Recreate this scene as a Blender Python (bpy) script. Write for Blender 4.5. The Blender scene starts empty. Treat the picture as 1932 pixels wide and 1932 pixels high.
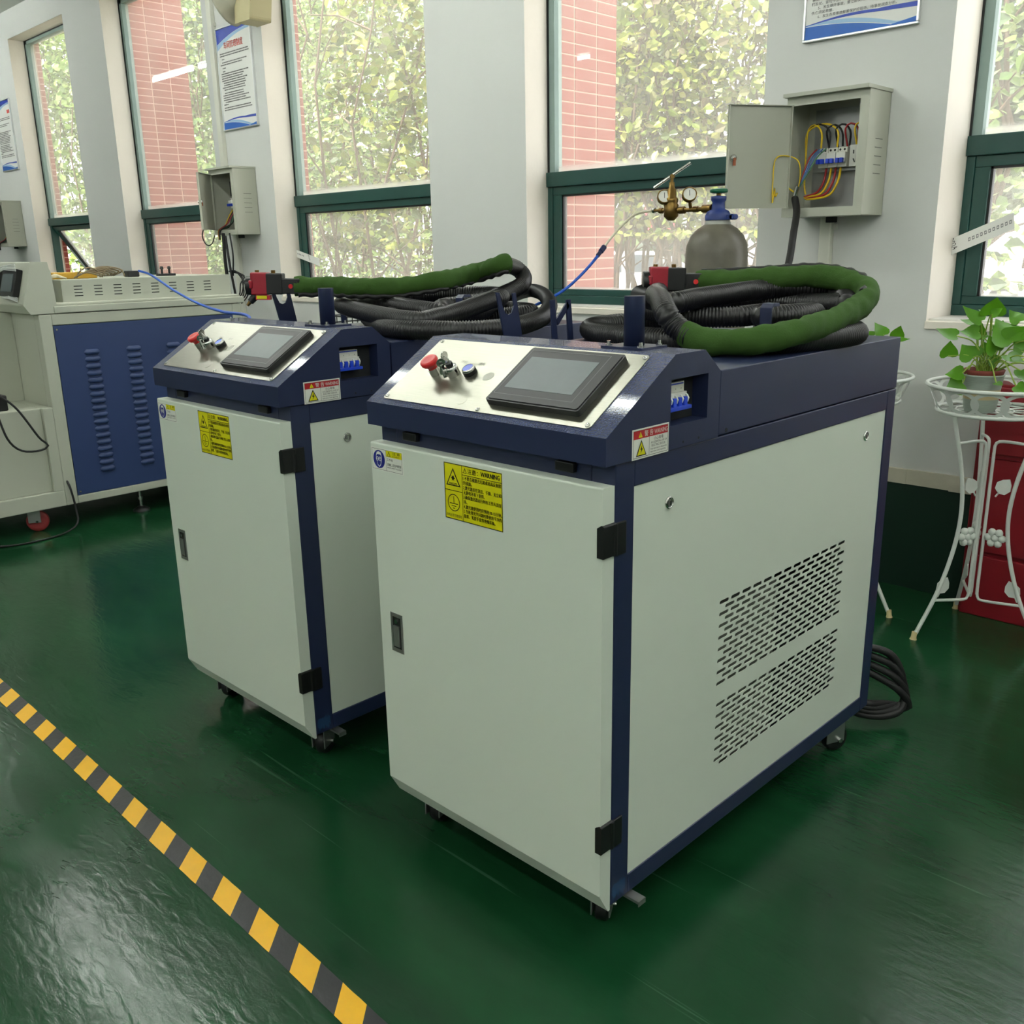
import bpy, bmesh, math, random
import numpy as np
from mathutils import Vector, Matrix
from mathutils.geometry import tessellate_polygon
S = bpy.context.scene
COL = S.collection
# ------------------------------------------------------------------ camera, world, sun, exposure
CAMPOS = Vector((0.0, 0.0, 1.2538))
cd = bpy.data.cameras.new('camera'); cam = bpy.data.objects.new('camera', cd); COL.objects.link(cam)
cd.sensor_width = 36.0; cd.sensor_fit = 'HORIZONTAL'; cd.lens = 33.009; cd.clip_start = .02; cd.clip_end = 400
YAW, PITCH, ROLL = -0.780371, 0.273165, -0.018809
_f = Vector((math.sin(YAW)*math.cos(PITCH), math.cos(YAW)*math.cos(PITCH), -math.sin(PITCH)))
_r = _f.cross(Vector((0, 0, 1))).normalized(); _u = _r.cross(_f)
R_ = _r*math.cos(ROLL)+_u*math.sin(ROLL); U_ = -_r*math.sin(ROLL)+_u*math.cos(ROLL)
m = Matrix((R_, U_, -_f)).transposed().to_4x4(); m.translation = CAMPOS
cam.matrix_world = m
S.camera = cam
FPX = 1771.49
def ray(px, py): return R_*(px-966)+U_*(966-py)+_f*FPX      # measuring aid: a pixel's line of sight
def onX(px, py, X): d = ray(px, py); return CAMPOS+d*(X/d.x)
def onY(px, py, Y): d = ray(px, py); return CAMPOS+d*(Y/d.y)
def onZ(px, py, Z): d = ray(px, py); return CAMPOS+d*((Z-CAMPOS.z)/d.z)

w = bpy.data.worlds.new('sky'); S.world = w; w.use_nodes = True
bg = w.node_tree.nodes['Background']; bg.inputs[0].default_value = (.95, .98, 1, 1); bg.inputs[1].default_value = 2.4
sl = bpy.data.lights.new('sun', 'SUN'); sl.energy = 8.5; sl.angle = math.radians(1.5); sl.color = (1, .97, .92)
sun = bpy.data.objects.new('sun', sl); COL.objects.link(sun)
sun.rotation_euler = Vector((.30, .52, -.80)).to_track_quat('-Z', 'Y').to_euler()
TUBE_STRENGTH = 42.0
S.view_settings.view_transform = 'Standard'; S.view_settings.look = 'None'
S.view_settings.gamma = 1; S.view_settings.use_curve_mapping = False
S.view_settings.exposure = 1.22

# ------------------------------------------------------------------ materials
def lin(c):
    return tuple(((x/255)/12.92 if x/255 <= .04045 else ((x/255+.055)/1.055)**2.4) for x in c)+(1,)
MATS = {}
def M(name, rgb, rough=.5, metal=0.0, var=.06, vscale=6, bump=0, bscale=200, emit=0, coat=0, spec=.5, aniso=None, island=None, trans=0, bdist=.002):
    if name in MATS: return MATS[name]
    mt = bpy.data.materials.new(name); mt.use_nodes = True; nt = mt.node_tree; N = nt.nodes; L = nt.links
    b = N['Principled BSDF']; c = lin(rgb)
    b.inputs['Roughness'].default_value = rough; b.inputs['Metallic'].default_value = metal
    b.inputs['Specular IOR Level'].default_value = spec; b.inputs['Coat Weight'].default_value = coat
    tc = N.new('ShaderNodeTexCoord'); mp = N.new('ShaderNodeMapping'); L.new(tc.outputs['Object'], mp.inputs[0])
    if aniso: mp.inputs['Scale'].default_value = aniso
    nz = N.new('ShaderNodeTexNoise'); nz.inputs['Scale'].default_value = vscale; nz.inputs['Detail'].default_value = 4
    L.new(mp.outputs[0], nz.inputs['Vector'])
    mx = N.new('ShaderNodeMix'); mx.data_type = 'RGBA'
    mx.inputs[6].default_value = tuple(x*(1-var) for x in c[:3])+(1,); mx.inputs[7].default_value = tuple(min(1, x*(1+var)) for x in c[:3])+(1,)
    L.new(nz.outputs[0], mx.inputs[0])
    col = mx.outputs[2]
    if island:
        g = N.new('ShaderNodeNewGeometry'); cr = N.new('ShaderNodeValToRGB'); L.new(g.outputs['Random Per Island'], cr.inputs[0])
        e = cr.color_ramp.elements
        e[0].color = lin(island[0]); e[1].color = lin(island[-1]); e[1].position = 1
        for i, k in enumerate(island[1:-1]):
            q = e.new((i+1)/(len(island)-1)); q.color = lin(k)
        col = cr.outputs[0]
    L.new(col, b.inputs['Base Color'])
    if bump:
        n2 = N.new('ShaderNodeTexNoise'); n2.inputs['Scale'].default_value = bscale; n2.inputs['Detail'].default_value = 3
        L.new(mp.outputs[0], n2.inputs['Vector'])
        bp = N.new('ShaderNodeBump'); bp.inputs['Strength'].default_value = bump; bp.inputs['Distance'].default_value = bdist
        L.new(n2.outputs[0], bp.inputs['Height']); L.new(bp.outputs[0], b.inputs['Normal'])
    if emit:
        b.inputs['Emission Color'].default_value = c; b.inputs['Emission Strength'].default_value = emit
    if trans:
        tr = N.new('ShaderNodeBsdfTranslucent'); L.new(col, tr.inputs[0]); ms = N.new('ShaderNodeMixShader'); ms.inputs[0].default_value = trans
        L.new(b.outputs[0], ms.inputs[1]); L.new(tr.outputs[0], ms.inputs[2]); L.new(ms.outputs[0], N['Material Output'].inputs[0])
    MATS[name] = mt; return mt

def glass_mat(name, dust=.2, tint=(1, 1, 1)):
    mt = bpy.data.materials.new(name); mt.use_nodes = True; nt = mt.node_tree; N = nt.nodes; L = nt.links
    N.remove(N['Principled BSDF'])
    t = N.new('ShaderNodeBsdfTransparent'); t.inputs[0].default_value = tint+(1,)
    gl = N.new('ShaderNodeBsdfGlossy'); gl.inputs['Roughness'].default_value = .015
    lw = N.new('ShaderNodeLayerWeight'); pw = N.new('ShaderNodeMath'); pw.operation = 'POWER'; L.new(lw.outputs['Facing'], pw.inputs[0]); pw.inputs[1].default_value = 5
    fr = N.new('ShaderNodeMath'); fr.operation = 'MULTIPLY_ADD'; L.new(pw.outputs[0], fr.inputs[0]); fr.inputs[1].default_value = .8; fr.inputs[2].default_value = .045
    m1 = N.new('ShaderNodeMixShader'); L.new(fr.outputs[0], m1.inputs[0]); L.new(t.outputs[0], m1.inputs[1]); L.new(gl.outputs[0], m1.inputs[2])
    tl = N.new('ShaderNodeBsdfTranslucent'); tl.inputs[0].default_value = (.80, .77, .72, 1)
    df = N.new('ShaderNodeBsdfDiffuse'); df.inputs[0].default_value = (.80, .77, .72, 1)
    m2 = N.new('ShaderNodeMixShader'); m2.inputs[0].default_value = .35; L.new(tl.outputs[0], m2.inputs[1]); L.new(df.outputs[0], m2.inputs[2])
    tc = N.new('ShaderNodeTexCoord'); nz = N.new('ShaderNodeTexNoise'); nz.inputs['Scale'].default_value = 2.2; nz.inputs['Detail'].default_value = 6
    L.new(tc.outputs['Object'], nz.inputs['Vector'])
    sp = N.new('ShaderNodeSeparateXYZ'); L.new(tc.outputs['Generated'], sp.inputs[0])
    mr = N.new('ShaderNodeMapRange'); mr.inputs['From Min'].default_value = 0; mr.inputs['From Max'].default_value = .032; mr.interpolation_type = 'SMOOTHSTEP'; mr.inputs['To Min'].default_value = .5; mr.inputs['To Max'].default_value = 0
    L.new(sp.outputs['Z'], mr.inputs[0])
    mu = N.new('ShaderNodeMath'); mu.operation = 'MULTIPLY_ADD'; L.new(nz.outputs[0], mu.inputs[0]); mu.inputs[1].default_value = dust*1.2; mu.inputs[2].default_value = dust*.4
    ad = N.new('ShaderNodeMath'); ad.operation = 'ADD'; ad.use_clamp = True; L.new(mu.outputs[0], ad.inputs[0]); L.new(mr.outputs[0], ad.inputs[1])
    m3 = N.new('ShaderNodeMixShader'); L.new(ad.outputs[0], m3.inputs[0]); L.new(m1.outputs[0], m3.inputs[1]); L.new(m2.outputs[0], m3.inputs[2])
    L.new(m3.outputs[0], N['Material Output'].inputs[0])
    return mt

def floor_mat():
    mt = bpy.data.materials.new('green_epoxy'); mt.use_nodes = True; nt = mt.node_tree; N = nt.nodes; L = nt.links; b = N['Principled BSDF']
    tc = N.new('ShaderNodeTexCoord')
    def noise(scale, detail, sc=(1, 1, 1), dist=0, rot=0):
        mp = N.new('ShaderNodeMapping'); mp.inputs['Scale'].default_value = sc; mp.inputs['Rotation'].default_value = (0, 0, rot); L.new(tc.outputs['Object'], mp.inputs[0])
        n = N.new('ShaderNodeTexNoise'); n.inputs['Scale'].default_value = scale; n.inputs['Detail'].default_value = detail; n.inputs['Distortion'].default_value = dist
        L.new(mp.outputs[0], n.inputs['Vector']); return n.outputs[0]
    n1 = noise(1.6, 8, (1, 1.8, 1), .6, .5); cr = N.new('ShaderNodeValToRGB'); L.new(n1, cr.inputs[0])
    e = cr.color_ramp.elements; e[0].position = .3; e[0].color = lin((14, 50, 28)); e[1].position = .75; e[1].color = lin((27, 74, 44))
    # fine pale scratches
    prev = cr.outputs[0]
    for rot, k in ((.5, .75), (-.35, .70), (1.2, .74)):
        sc = noise(1.1, 2, (1.2, 60, 1), .25, rot); sr = N.new('ShaderNodeMapRange'); L.new(sc, sr.inputs[0]); sr.inputs['From Min'].default_value = k; sr.inputs['From Max'].default_value = k+.05; sr.inputs['To Max'].default_value = .15
        mx = N.new('ShaderNodeMix'); mx.data_type = 'RGBA'; L.new(sr.outputs[0], mx.inputs[0]); L.new(prev, mx.inputs[6]); mx.inputs[7].default_value = lin((110, 150, 124)); prev = mx.outputs[2]
    L.new(prev, b.inputs['Base Color'])
    rr = N.new('ShaderNodeMapRange'); L.new(noise(4, 6, (1, 3, 1), .5, .5), rr.inputs[0]); rr.inputs['From Min'].default_value = .3; rr.inputs['From Max'].default_value = .7
    rr.inputs['To Min'].default_value = .13; rr.inputs['To Max'].default_value = .24; L.new(rr.outputs[0], b.inputs['Roughness'])
    b.inputs['Specular IOR Level'].default_value = .29
    h1 = noise(16, 5, (1, 3.2, 1), .6, .45)
    bp = N.new('ShaderNodeBump'); bp.inputs['Strength'].default_value = .22; bp.inputs['Distance'].default_value = .0032; L.new(h1, bp.inputs['Height'])
    L.new(bp.outputs[0], b.inputs['Normal'])
    return mt

# ------------------------------------------------------------------ mesh helpers
class MB:
    def __init__(s): s.v = []; s.f = []; s.m = []; s.sm = []
    def add(s, vs, fs, m=0, smooth=False):
        o = len(s.v); s.v += [tuple(p) for p in vs]
        for f in fs: s.f.append(tuple(i+o for i in f)); s.m.append(m); s.sm.append(smooth)
        return s
    def box(s, x0, x1, y0, y1, z0, z1, m=0, skip=''):
        V = [(x, y, z) for z in (z0, z1) for y in (y0, y1) for x in (x0, x1)]
        F = {'b': (0, 2, 3, 1), 't': (4, 5, 7, 6), 'f': (0, 1, 5, 4), 'k': (2, 6, 7, 3), 'l': (0, 4, 6, 2), 'r': (1, 3, 7, 5)}
        return s.add(V, [F[k] for k in F if k not in skip], m)
    def obox(s, c, ax, ay, az, m=0):   # oriented box: centre and three half-axis vectors
        c = Vector(c); ax = Vector(ax); ay = Vector(ay); az = Vector(az)
        V = [c+ax*i+ay*j+az*k for k in (-1, 1) for j in (-1, 1) for i in (-1, 1)]
        return s.add(V, [(0, 2, 3, 1), (4, 5, 7, 6), (0, 1, 5, 4), (2, 6, 7, 3), (0, 4, 6, 2), (1, 3, 7, 5)], m)
    def prism(s, poly, axis, a0, a1, m=0, holes=None, smooth=False):
        def P(p, a): return {'x': (a, p[0], p[1]), 'y': (p[0], a, p[1]), 'z': (p[0], p[1], a)}[axis]
        loops = [poly]+(holes or [])
        flat = [p for l in loops for p in l]
        tris = tessellate_polygon([[Vector((p[0], p[1], 0)) for p in l] for l in loops])
        n = len(flat)
        s.add([P(p, a0) for p in flat]+[P(p, a1) for p in flat], [tuple(t) for t in tris]+[tuple(i+n for i in reversed(t)) for t in tris], m)
        o = 0
        for l in loops:
            k = len(l)
            s.add([P(p, a0) for p in l]+[P(p, a1) for p in l], [(i, (i+1) % k, k+(i+1) % k, k+i) for i in range(k)], m, smooth)
        return s
    def cyl(s, p0, p1, r0, r1=None, n=16, m=0, caps=True, smooth=True):
        p0 = Vector(p0); p1 = Vector(p1); r1 = r0 if r1 is None else r1
        d = (p1-p0).normalized(); a = d.orthogonal().normalized(); b = d.cross(a)
        V = []
        for p, r in ((p0, r0), (p1, r1)):
            V += [p+(a*math.cos(2*math.pi*i/n)+b*math.sin(2*math.pi*i/n))*r for i in range(n)]
        s.add(V, [(i, (i+1) % n, n+(i+1) % n, n+i) for i in range(n)], m, smooth)
        if caps: s.add(V, [tuple(reversed(range(n))), tuple(range(n, 2*n))], m)
        return s
    def tube(s, pts, r, n=8, m=0, caps=True, fn=None, closed=False):
        pts = [Vector(p) for p in pts]; K = len(pts)
        T = [(pts[min(i+1, K-1)]-pts[max(i-1, 0)]).normalized() for i in range(K)]
        a = T[0].orthogonal().normalized(); V = []
        if abs(T[0].z) < .9: a = (Vector((0, 0, 1))-T[0]*T[0].z).normalized()
        for i in range(K):
            a = (a-T[i]*a.dot(T[i])); a = a.normalized() if a.length > 1e-6 else T[i].orthogonal().normalized()
            b = T[i].cross(a); rr = r[i] if hasattr(r, '__len__') else r
            for j in range(n):
                th = 2*math.pi*j/n; q = rr*(fn(i, j) if fn else 1)
                V.append(pts[i]+(a*math.cos(th)+b*math.sin(th))*q)
        F = [(i*n+j, i*n+(j+1) % n, (i+1)*n+(j+1) % n, (i+1)*n+j) for i in range(K-1) for j in range(n)]
        s.add(V, F, m, True)
        if caps: s.add(V[:n], [tuple(reversed(range(n)))], m); s.add(V[-n:], [tuple(range(n))], m)
        return s
    def lathe(s, prof, c=(0, 0, 0), axis=(0, 0, 1), n=24, m=0, smooth=True, capends=True):
        c = Vector(c); d = Vector(axis).normalized(); a = d.orthogonal().normalized(); b = d.cross(a); V = []
        for r, h in prof: V += [c+d*h+(a*math.cos(2*math.pi*i/n)+b*math.sin(2*math.pi*i/n))*r for i in range(n)]
        K = len(prof)
        s.add(V, [(i*n+j, i*n+(j+1) % n, (i+1)*n+(j+1) % n, (i+1)*n+j) for i in range(K-1) for j in range(n)], m, smooth)
        if capends: s.add(V[:n], [tuple(reversed(range(n)))], m); s.add(V[-n:], [tuple(range(n))], m)
        return s
    def ell(s, c, rx, ry, rz, nu=16, nv=10, m=0):
        V = [];
        for i in range(nv+1):
            t = math.pi*i/nv
            for j in range(nu):
                p = 2*math.pi*j/nu; V.append((c[0]+rx*math.sin(t)*math.cos(p), c[1]+ry*math.sin(t)*math.sin(p), c[2]+rz*math.cos(t)))
        return s.add(V, [(i*nu+j, (i+1)*nu+j, (i+1)*nu+(j+1) % nu, i*nu+(j+1) % nu) for i in range(nv) for j in range(nu)], m, True)
    def build(s, name, mats, parent=None, bevel=0, seg=2, recalc=False, loc=None):
        me = bpy.data.meshes.new(name); me.from_pydata(s.v, [], s.f)
        for k in (mats if isinstance(mats, (list, tuple)) else [mats]): me.materials.append(k)
        me.polygons.foreach_set('material_index', s.m); me.polygons.foreach_set('use_smooth', s.sm)
        if recalc:
            bm = bmesh.new(); bm.from_mesh(me); bmesh.ops.remove_doubles(bm, verts=bm.verts, dist=1e-5); bmesh.ops.recalc_face_normals(bm, faces=bm.faces); bm.to_mesh(me); bm.free()
        me.update()
        o = bpy.data.objects.new(name, me); COL.objects.link(o)
        if parent: o.parent = parent
        if loc is not None: o.location = loc
        if bevel:
            b = o.modifiers.new('bevel', 'BEVEL'); b.width = bevel; b.segments = seg; b.limit_method = 'ANGLE'; b.angle_limit = math.radians(35)
        return o

def thing(name, label, cat, loc=(0, 0, 0), group=None, rz=0):
    o = bpy.data.objects.new(name, None); COL.objects.link(o); o.location = loc; o.rotation_euler.z = rz
    o.empty_display_size = .1
    return tag(o, label, cat, group)
def tag(o, label, cat, group=None):
    o['label'] = label; o['category'] = cat
    if group: o['group'] = group
    return o
def struct(o): o['kind'] = 'structure'; return o
def copy_tree(o, parent=None):
    c = o.copy(); COL.objects.link(c); c.parent = parent
    for ch in list(o.children): copy_tree(ch, c)
    return c
def dup(o, parent, loc=None, rot=None, scale=None):     # another piece sharing mesh data
    c = bpy.data.objects.new(o.name.split('.')[0], o.data); COL.objects.link(c); c.parent = parent
    if loc is not None: c.location = loc
    if rot is not None: c.rotation_euler = rot
    if scale is not None: c.scale = scale
    return c
def spline(P, step):
    P = [Vector(p) for p in P]; Q = [P[0]*2-P[1]]+P+[P[-1]*2-P[-2]]; out = []
    for i in range(1, len(Q)-2):
        for k in range(24):
            t = k/24; a, b, c, d = Q[i-1:i+3]
            out.append(.5*((2*b)+(c-a)*t+(2*a-5*b+4*c-d)*t*t+(3*b-a-3*c+d)*t**3))
    out.append(P[-1])
    L = [0.0]
    for i in range(1, len(out)): L.append(L[-1]+(out[i]-out[i-1]).length)
    n = max(2, int(L[-1]/step)); A = np.array([list(p) for p in out]); s_ = np.linspace(0, L[-1], n+1)
    return [Vector(x) for x in np.stack([np.interp(s_, L, A[:, k]) for k in range(3)], 1)]

# ---- flat printed work (stickers, posters): 2-D shapes on a frame O,U,V,N
_tc = {}
def textgeo(t):
    if t not in _tc:
        cu = bpy.data.curves.new('t', 'FONT'); cu.body = t; cu.size = 1; cu.resolution_u = 2
        ob = bpy.data.objects.new('t', cu); COL.objects.link(ob)
        dg = bpy.context.evaluated_depsgraph_get(); me = bpy.data.meshes.new_from_object(ob.evaluated_get(dg))
        v = [(p.co.x, p.co.y) for p in me.vertices]; f = [tuple(p.vertices) for p in me.polygons]
        bpy.data.meshes.remove(me); bpy.data.objects.remove(ob); bpy.data.curves.remove(cu)
        _tc[t] = (v, f)
    return _tc[t]
class Flat(MB):
    def __init__(s, O, U, V):
        super().__init__(); s.O = Vector(O); s.U = Vector(U).normalized(); s.V = Vector(V).normalized(); s.N = s.U.cross(s.V)
    def P(s, u, v, l): return s.O+s.U*u+s.V*v+s.N*(.0003+.00022*l)
    def poly(s, pts, m=0, l=0): return s.add([s.P(u, v, l) for u, v in pts], [tuple(range(len(pts)))], m)
    def rect(s, u0, v0, u1, v1, m=0, l=0): return s.poly([(u0, v0), (u1, v0), (u1, v1), (u0, v1)], m, l)
    def slab(s, u0, v0, u1, v1, m=0, t=.0003):
        V = [s.O+s.U*u+s.V*v+s.N*k for k in (0, t) for u, v in ((u0, v0), (u1, v0), (u1, v1), (u0, v1))]
        return s.add(V, [(3, 2, 1, 0), (4, 5, 6, 7), (0, 1, 5, 4), (1, 2, 6, 5), (2, 3, 7, 6), (3, 0, 4, 7)], m)
    def frame(s, u0, v0, u1, v1, t, m=0, l=1):
        s.rect(u0, v0, u1, v0+t, m, l); s.rect(u0, v1-t, u1, v1, m, l); s.rect(u0, v0, u0+t, v1, m, l); s.rect(u1-t, v0, u1, v1, m, l)
    def ring(s, u, v, r, t, m=0, l=1, n=32):
        V = [s.P(u+k*math.cos(2*math.pi*i/n), v+k*math.sin(2*math.pi*i/n), l) for k in (r, r-t) for i in range(n)]
        return s.add(V, [(i, (i+1) % n, n+(i+1) % n, n+i) for i in range(n)], m)
    def disc(s, u, v, r, m=0, l=1, n=28, sy=1): return s.poly([(u+r*math.cos(2*math.pi*i/n), v+sy*r*math.sin(2*math.pi*i/n)) for i in range(n)], m, l)
    def text(s, t, u, v, h, m=0, l=2, width=None, rot=0, bold=0):
        V, F = textgeo(t)
        if not V: return s
        x0 = min(p[0] for p in V); x1 = max(p[0] for p in V)
        k = h*1.25; kx = k if width is None else width/(x1-x0)
        c, sn = math.cos(rot), math.sin(rot)
        for dx in ([0] if not bold else [0, bold, -bold]):
            W = []
            for p in V:
                a, b = (p[0]-x0)*kx+dx, p[1]*k; W.append(s.P(u+a*c-b*sn, v+a*sn+b*c, l+(.2 if dx else 0)))
            s.add(W, F, m)
        return s

# ------------------------------------------------------------------ palette
m_wall = M('wall_paint', (206, 207, 204), .75, var=.03, vscale=1.5, bump=.15, bscale=60)
m_reveal = M('reveal_plaster', (226, 219, 208), .8, var=.05, vscale=5, bump=.5, bscale=40)
m_ceil = M('ceiling_paint', (205, 208, 200), .85, var=.03)
m_dado = M('dado_green', (14, 44, 32), .45, var=.15, vscale=3)
m_lip = M('dado_lip', (196, 190, 172), .7, var=.12, vscale=14, bump=.6, bscale=50)
m_floor = floor_mat()
m_frame = M('window_green', (24, 66, 60), .38, var=.1, vscale=3)
m_bead = M('window_bead', (132, 152, 146), .5, var=.15)
m_black = M('black_plastic', (14, 15, 16), .42, var=.1)
m_rubber = M('black_rubber', (20, 20, 21), .55, var=.15, vscale=30)
m_marble = M('sill_marble', (205, 203, 196), .4, var=.22, vscale=9, aniso=(1, 4, 3))
m_tile = M('red_tile', (146, 62, 48), .5, var=.10, vscale=4, island=None)
m_grout = M('tile_grout', (220, 178, 158), .85)
m_glass = glass_mat('dusty_glass', .17); m_glass_low = glass_mat('dustier_glass', .19)
m_white = M('white_powdercoat', (211, 219, 206), .42, var=.02, vscale=2, bump=.06, bscale=900)
m_blue = M('navy_powdercoat', (30, 39, 70), .40, var=.05, vscale=3, bump=.10, bscale=700)
m_blue_sp = M('navy_hammered_glints', (46, 60, 104), .26, var=.6, vscale=300, bump=1.0, bscale=290, spec=1.0, coat=.3, bdist=.007)  # bump is the hammered coat; pale flecks in the colour imitate its glints
m_steel = M('brushed_steel', (150, 149, 138), .33, 1.0, var=.16, vscale=14, aniso=(1, 60, 1), bump=.03, bscale=20)
m_chrome = M('chrome', (215, 215, 212), .15, 1.0, var=.03)
m_zinc = M('zinc_plate', (160, 162, 160), .42, .9, var=.15, vscale=12)
m_gunred = M('torch_red', (150, 20, 40), .4, var=.05)
m_redp = M('red_plastic', (196, 30, 34), .35, var=.05)
m_screen = M('display_glass', (88, 98, 100), .36, var=.10, vscale=30, spec=.3)
m_bezel = M('screen_bezel', (24, 25, 27), .45, var=.08)
m_bezel2 = M('bezel_line', (120, 122, 122), .5)
m_bluebtn = M('button_blue', (18, 66, 190), .3)
m_brkwhite = M('breaker_white', (214, 214, 204), .45, var=.03)
m_brkblue = M('breaker_blue', (22, 62, 190), .4)
m_yel = M('label_yellow', (214, 208, 0), .45, var=.03)
m_ink = M('label_ink', (12, 12, 10), .5)
m_lwhite = M('label_white', (222, 224, 214), .45, var=.02)
m_lred = M('label_red', (176, 30, 36), .45, var=.03)
m_lblue = M('label_blue', (24, 32, 128), .45)
m_grey = M('inner_grey', (122, 126, 116), .6, var=.1)
m_dark = M('inner_dark', (30, 32, 34), .7, var=.1)
m_beige = M('beige_steel', (182, 185, 170), .5, var=.05, vscale=2.5, bump=.05, bscale=500)
m_box = M('box_grey', (176, 178, 164), .48, var=.04, vscale=3)
m_panelblue = M('panel_blue', (44, 62, 106), .45, var=.04)
m_hose = M('hose_black', (22, 22, 23), .38, var=.1, vscale=30, spec=.55)
m_sleeve = M('sleeve_green', (54, 83, 33), .85, var=.16, vscale=40, bump=.35, bscale=260, spec=.2)
m_brass = M('brass', (122, 97, 52), .38, .9, var=.12, vscale=30)
m_gauge = M('gauge_face', (222, 222, 214), .3)
m_cyl = M('cylinder_grey', (96, 92, 80), .42, var=.6, vscale=9, bump=.2, bscale=90)
m_capblue = M('cap_blue', (25, 48, 112), .45, var=.1)
m_greenwheel = M('handwheel_green', (10, 96, 66), .4)
m_tubeblue = M('tube_blue', (20, 84, 190), .35)
m_tubeclear = M('tube_clear', (214, 208, 186), .25, var=.05)
m_yellowtape = M('tape_yellow', (236, 176, 4), .3, var=.07, vscale=25)
m_blacktape = M('tape_black', (27, 27, 31), .3, var=.2, vscale=30, bump=.3, bscale=60)
m_iron = M('white_iron', (212, 216, 210), .5, var=.08, vscale=25)
m_rust = M('cream_foot', (206, 186, 140), .6)
m_redcab = M('cabinet_red', (128, 16, 28), .45, var=.08)
m_leaf = M('pothos_leaf', (82, 138, 24), .32, var=.25, vscale=18, trans=.25)
m_stem = M('pothos_stem', (140, 168, 60), .5, var=.15)
m_pot = M('pot_glaze', (150, 160, 150), .5, var=.2, vscale=40, aniso=(1, 1, 6)); m_potband = M('pot_band', (186, 168, 128), .6, var=.1); m_terra = M('terracotta', (112, 44, 30), .7); m_soil = M('soil', (44, 32, 22), .9, bump=1, bscale=60)
m_tube_emit = M('fluorescent_tube', (240, 244, 238), .4, emit=TUBE_STRENGTH)
m_tubehouse = M('fixture_white', (225, 226, 222), .4)
m_paper = M('paper', (226, 226, 222), .7, var=.02)
m_alu = M('alu_trim', (226, 228, 228), .28, .9, var=.05)
m_pblue = M('print_blue', (24, 92, 178), .4, var=.12, vscale=5); m_pblue2 = M('print_navy', (40, 66, 168), .4, var=.1); m_psky = M('print_sky', (150, 184, 214), .4, var=.08)
m_pred = M('print_red', (222, 62, 52), .4)
m_wyel = M('wire_yellow', (222, 186, 20), .45); m_wred = M('wire_red', (150, 28, 30), .45); m_wblue = M('wire_blue', (60, 96, 150), .45); m_wgreen = M('wire_green', (60, 110, 80), .5)
m_cream = M('horn_beige', (172, 164, 128), .55, var=.08)
m_bark = M('bark', (96, 78, 62), .9, var=.3, vscale=20)
m_leafA = M('hedge_leaves', (90, 130, 50), .3, island=[(48, 68, 34), (84, 112, 50), (120, 146, 70), (158, 176, 100), (94, 120, 58), (194, 202, 148)], trans=.25)
m_leafB = M('vine_leaves', (110, 140, 50), .38, island=[(54, 70, 32), (92, 110, 44), (126, 144, 56), (156, 168, 66), (82, 84, 50), (190, 190, 96), (98, 104, 58), (104, 88, 66)], trans=.3)
m_leafC = M('far_leaves', (90, 120, 70), .5, island=[(36, 52, 32), (60, 80, 46), (92, 110, 66)], trans=.2)
m_flower = M('pink_flower', (214, 130, 200), .6)
m_asphalt = M('pavement', (168, 164, 154), .9, var=.1, vscale=2); m_car = M('car_white', (236, 236, 234), .25, coat=.5, var=.01); m_carglass = M('car_glass', (70, 78, 84), .1)
m_banner = M('banner_red', (206, 70, 84), .6)

# ------------------------------------------------------------------ room
YW, YO = 3.40, 3.66
XL, XR, YB, ZC = -13.5, 5.0, -8.0, 3.33
ZS, ZT = .97, 3.11
WIN = [(-9.50, -8.28, 3.53), (-7.58, -6.10, 3.54), (-5.41, -3.92, 3.55), (-3.23, -1.99, 3.55), (-1.31, .12, 3.62)]
b = MB(); b.box(XL, XR, YB, YO, -.1, 0); struct(b.build('floor', m_floor))
b = MB(); b.box(XL, XR, YB, YO, ZC, ZC+.15); struct(b.build('ceiling', m_ceil))
b = MB()
b.box(XL, XR, YW, YO, 0, ZS, 0); b.box(XL, XR, YW, YO, ZT, ZC, 0)
edges = [XL]+[e for a in WIN for e in a[:2]]+[XR]
for i in range(0, len(edges), 2):
    x0, x1 = edges[i], edges[i+1]
    b.box(x0, x1, YW, YO, ZS, ZT, 0, skip='lrtb')
    b.add([(x0, YW, ZS), (x0, YO, ZS), (x0, YO, ZT), (x0, YW, ZT)], [(0, 1, 2, 3)], 1)
    b.add([(x1, YW, ZS), (x1, YO, ZS), (x1, YO, ZT), (x1, YW, ZT)], [(3, 2, 1, 0)], 1)
for x0, x1, _y in WIN: b.add([(x0, YW, ZT-.001), (x1, YW, ZT-.001), (x1, YO, ZT-.001), (x0, YO, ZT-.001)], [(0, 1, 2, 3)], 1)
wb = struct(b.build('wall_back', [m_wall, m_reveal]))
b = MB(); b.box(XL-.2, XL, YB, YO, 0, ZC); struct(b.build('wall_left', m_wall))
b = MB(); b.box(XR, XR+.2, YB, YO, 0, ZC); struct(b.build('wall_right', m_wall))
b = MB(); b.box(XL, XR, YB-.2, YB, 0, ZC); struct(b.build('wall_front', m_wall))
b = MB(); b.box(XL, XR, YW-.004, YW, .0, .405); struct(b.build('baseboard_back', m_dado))
b = MB(); n = 120
rng = random.Random(5)
for i in range(n):
    x0 = XL+(XR-XL)*i/n; x1 = XL+(XR-XL)*(i+1)/n; b.box(x0, x1, YW-.014-.003*rng.random(), YW, .402-.006*rng.random(), .45+.004*rng.random())
struct(b.build('trim_1', m_lip))

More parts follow.
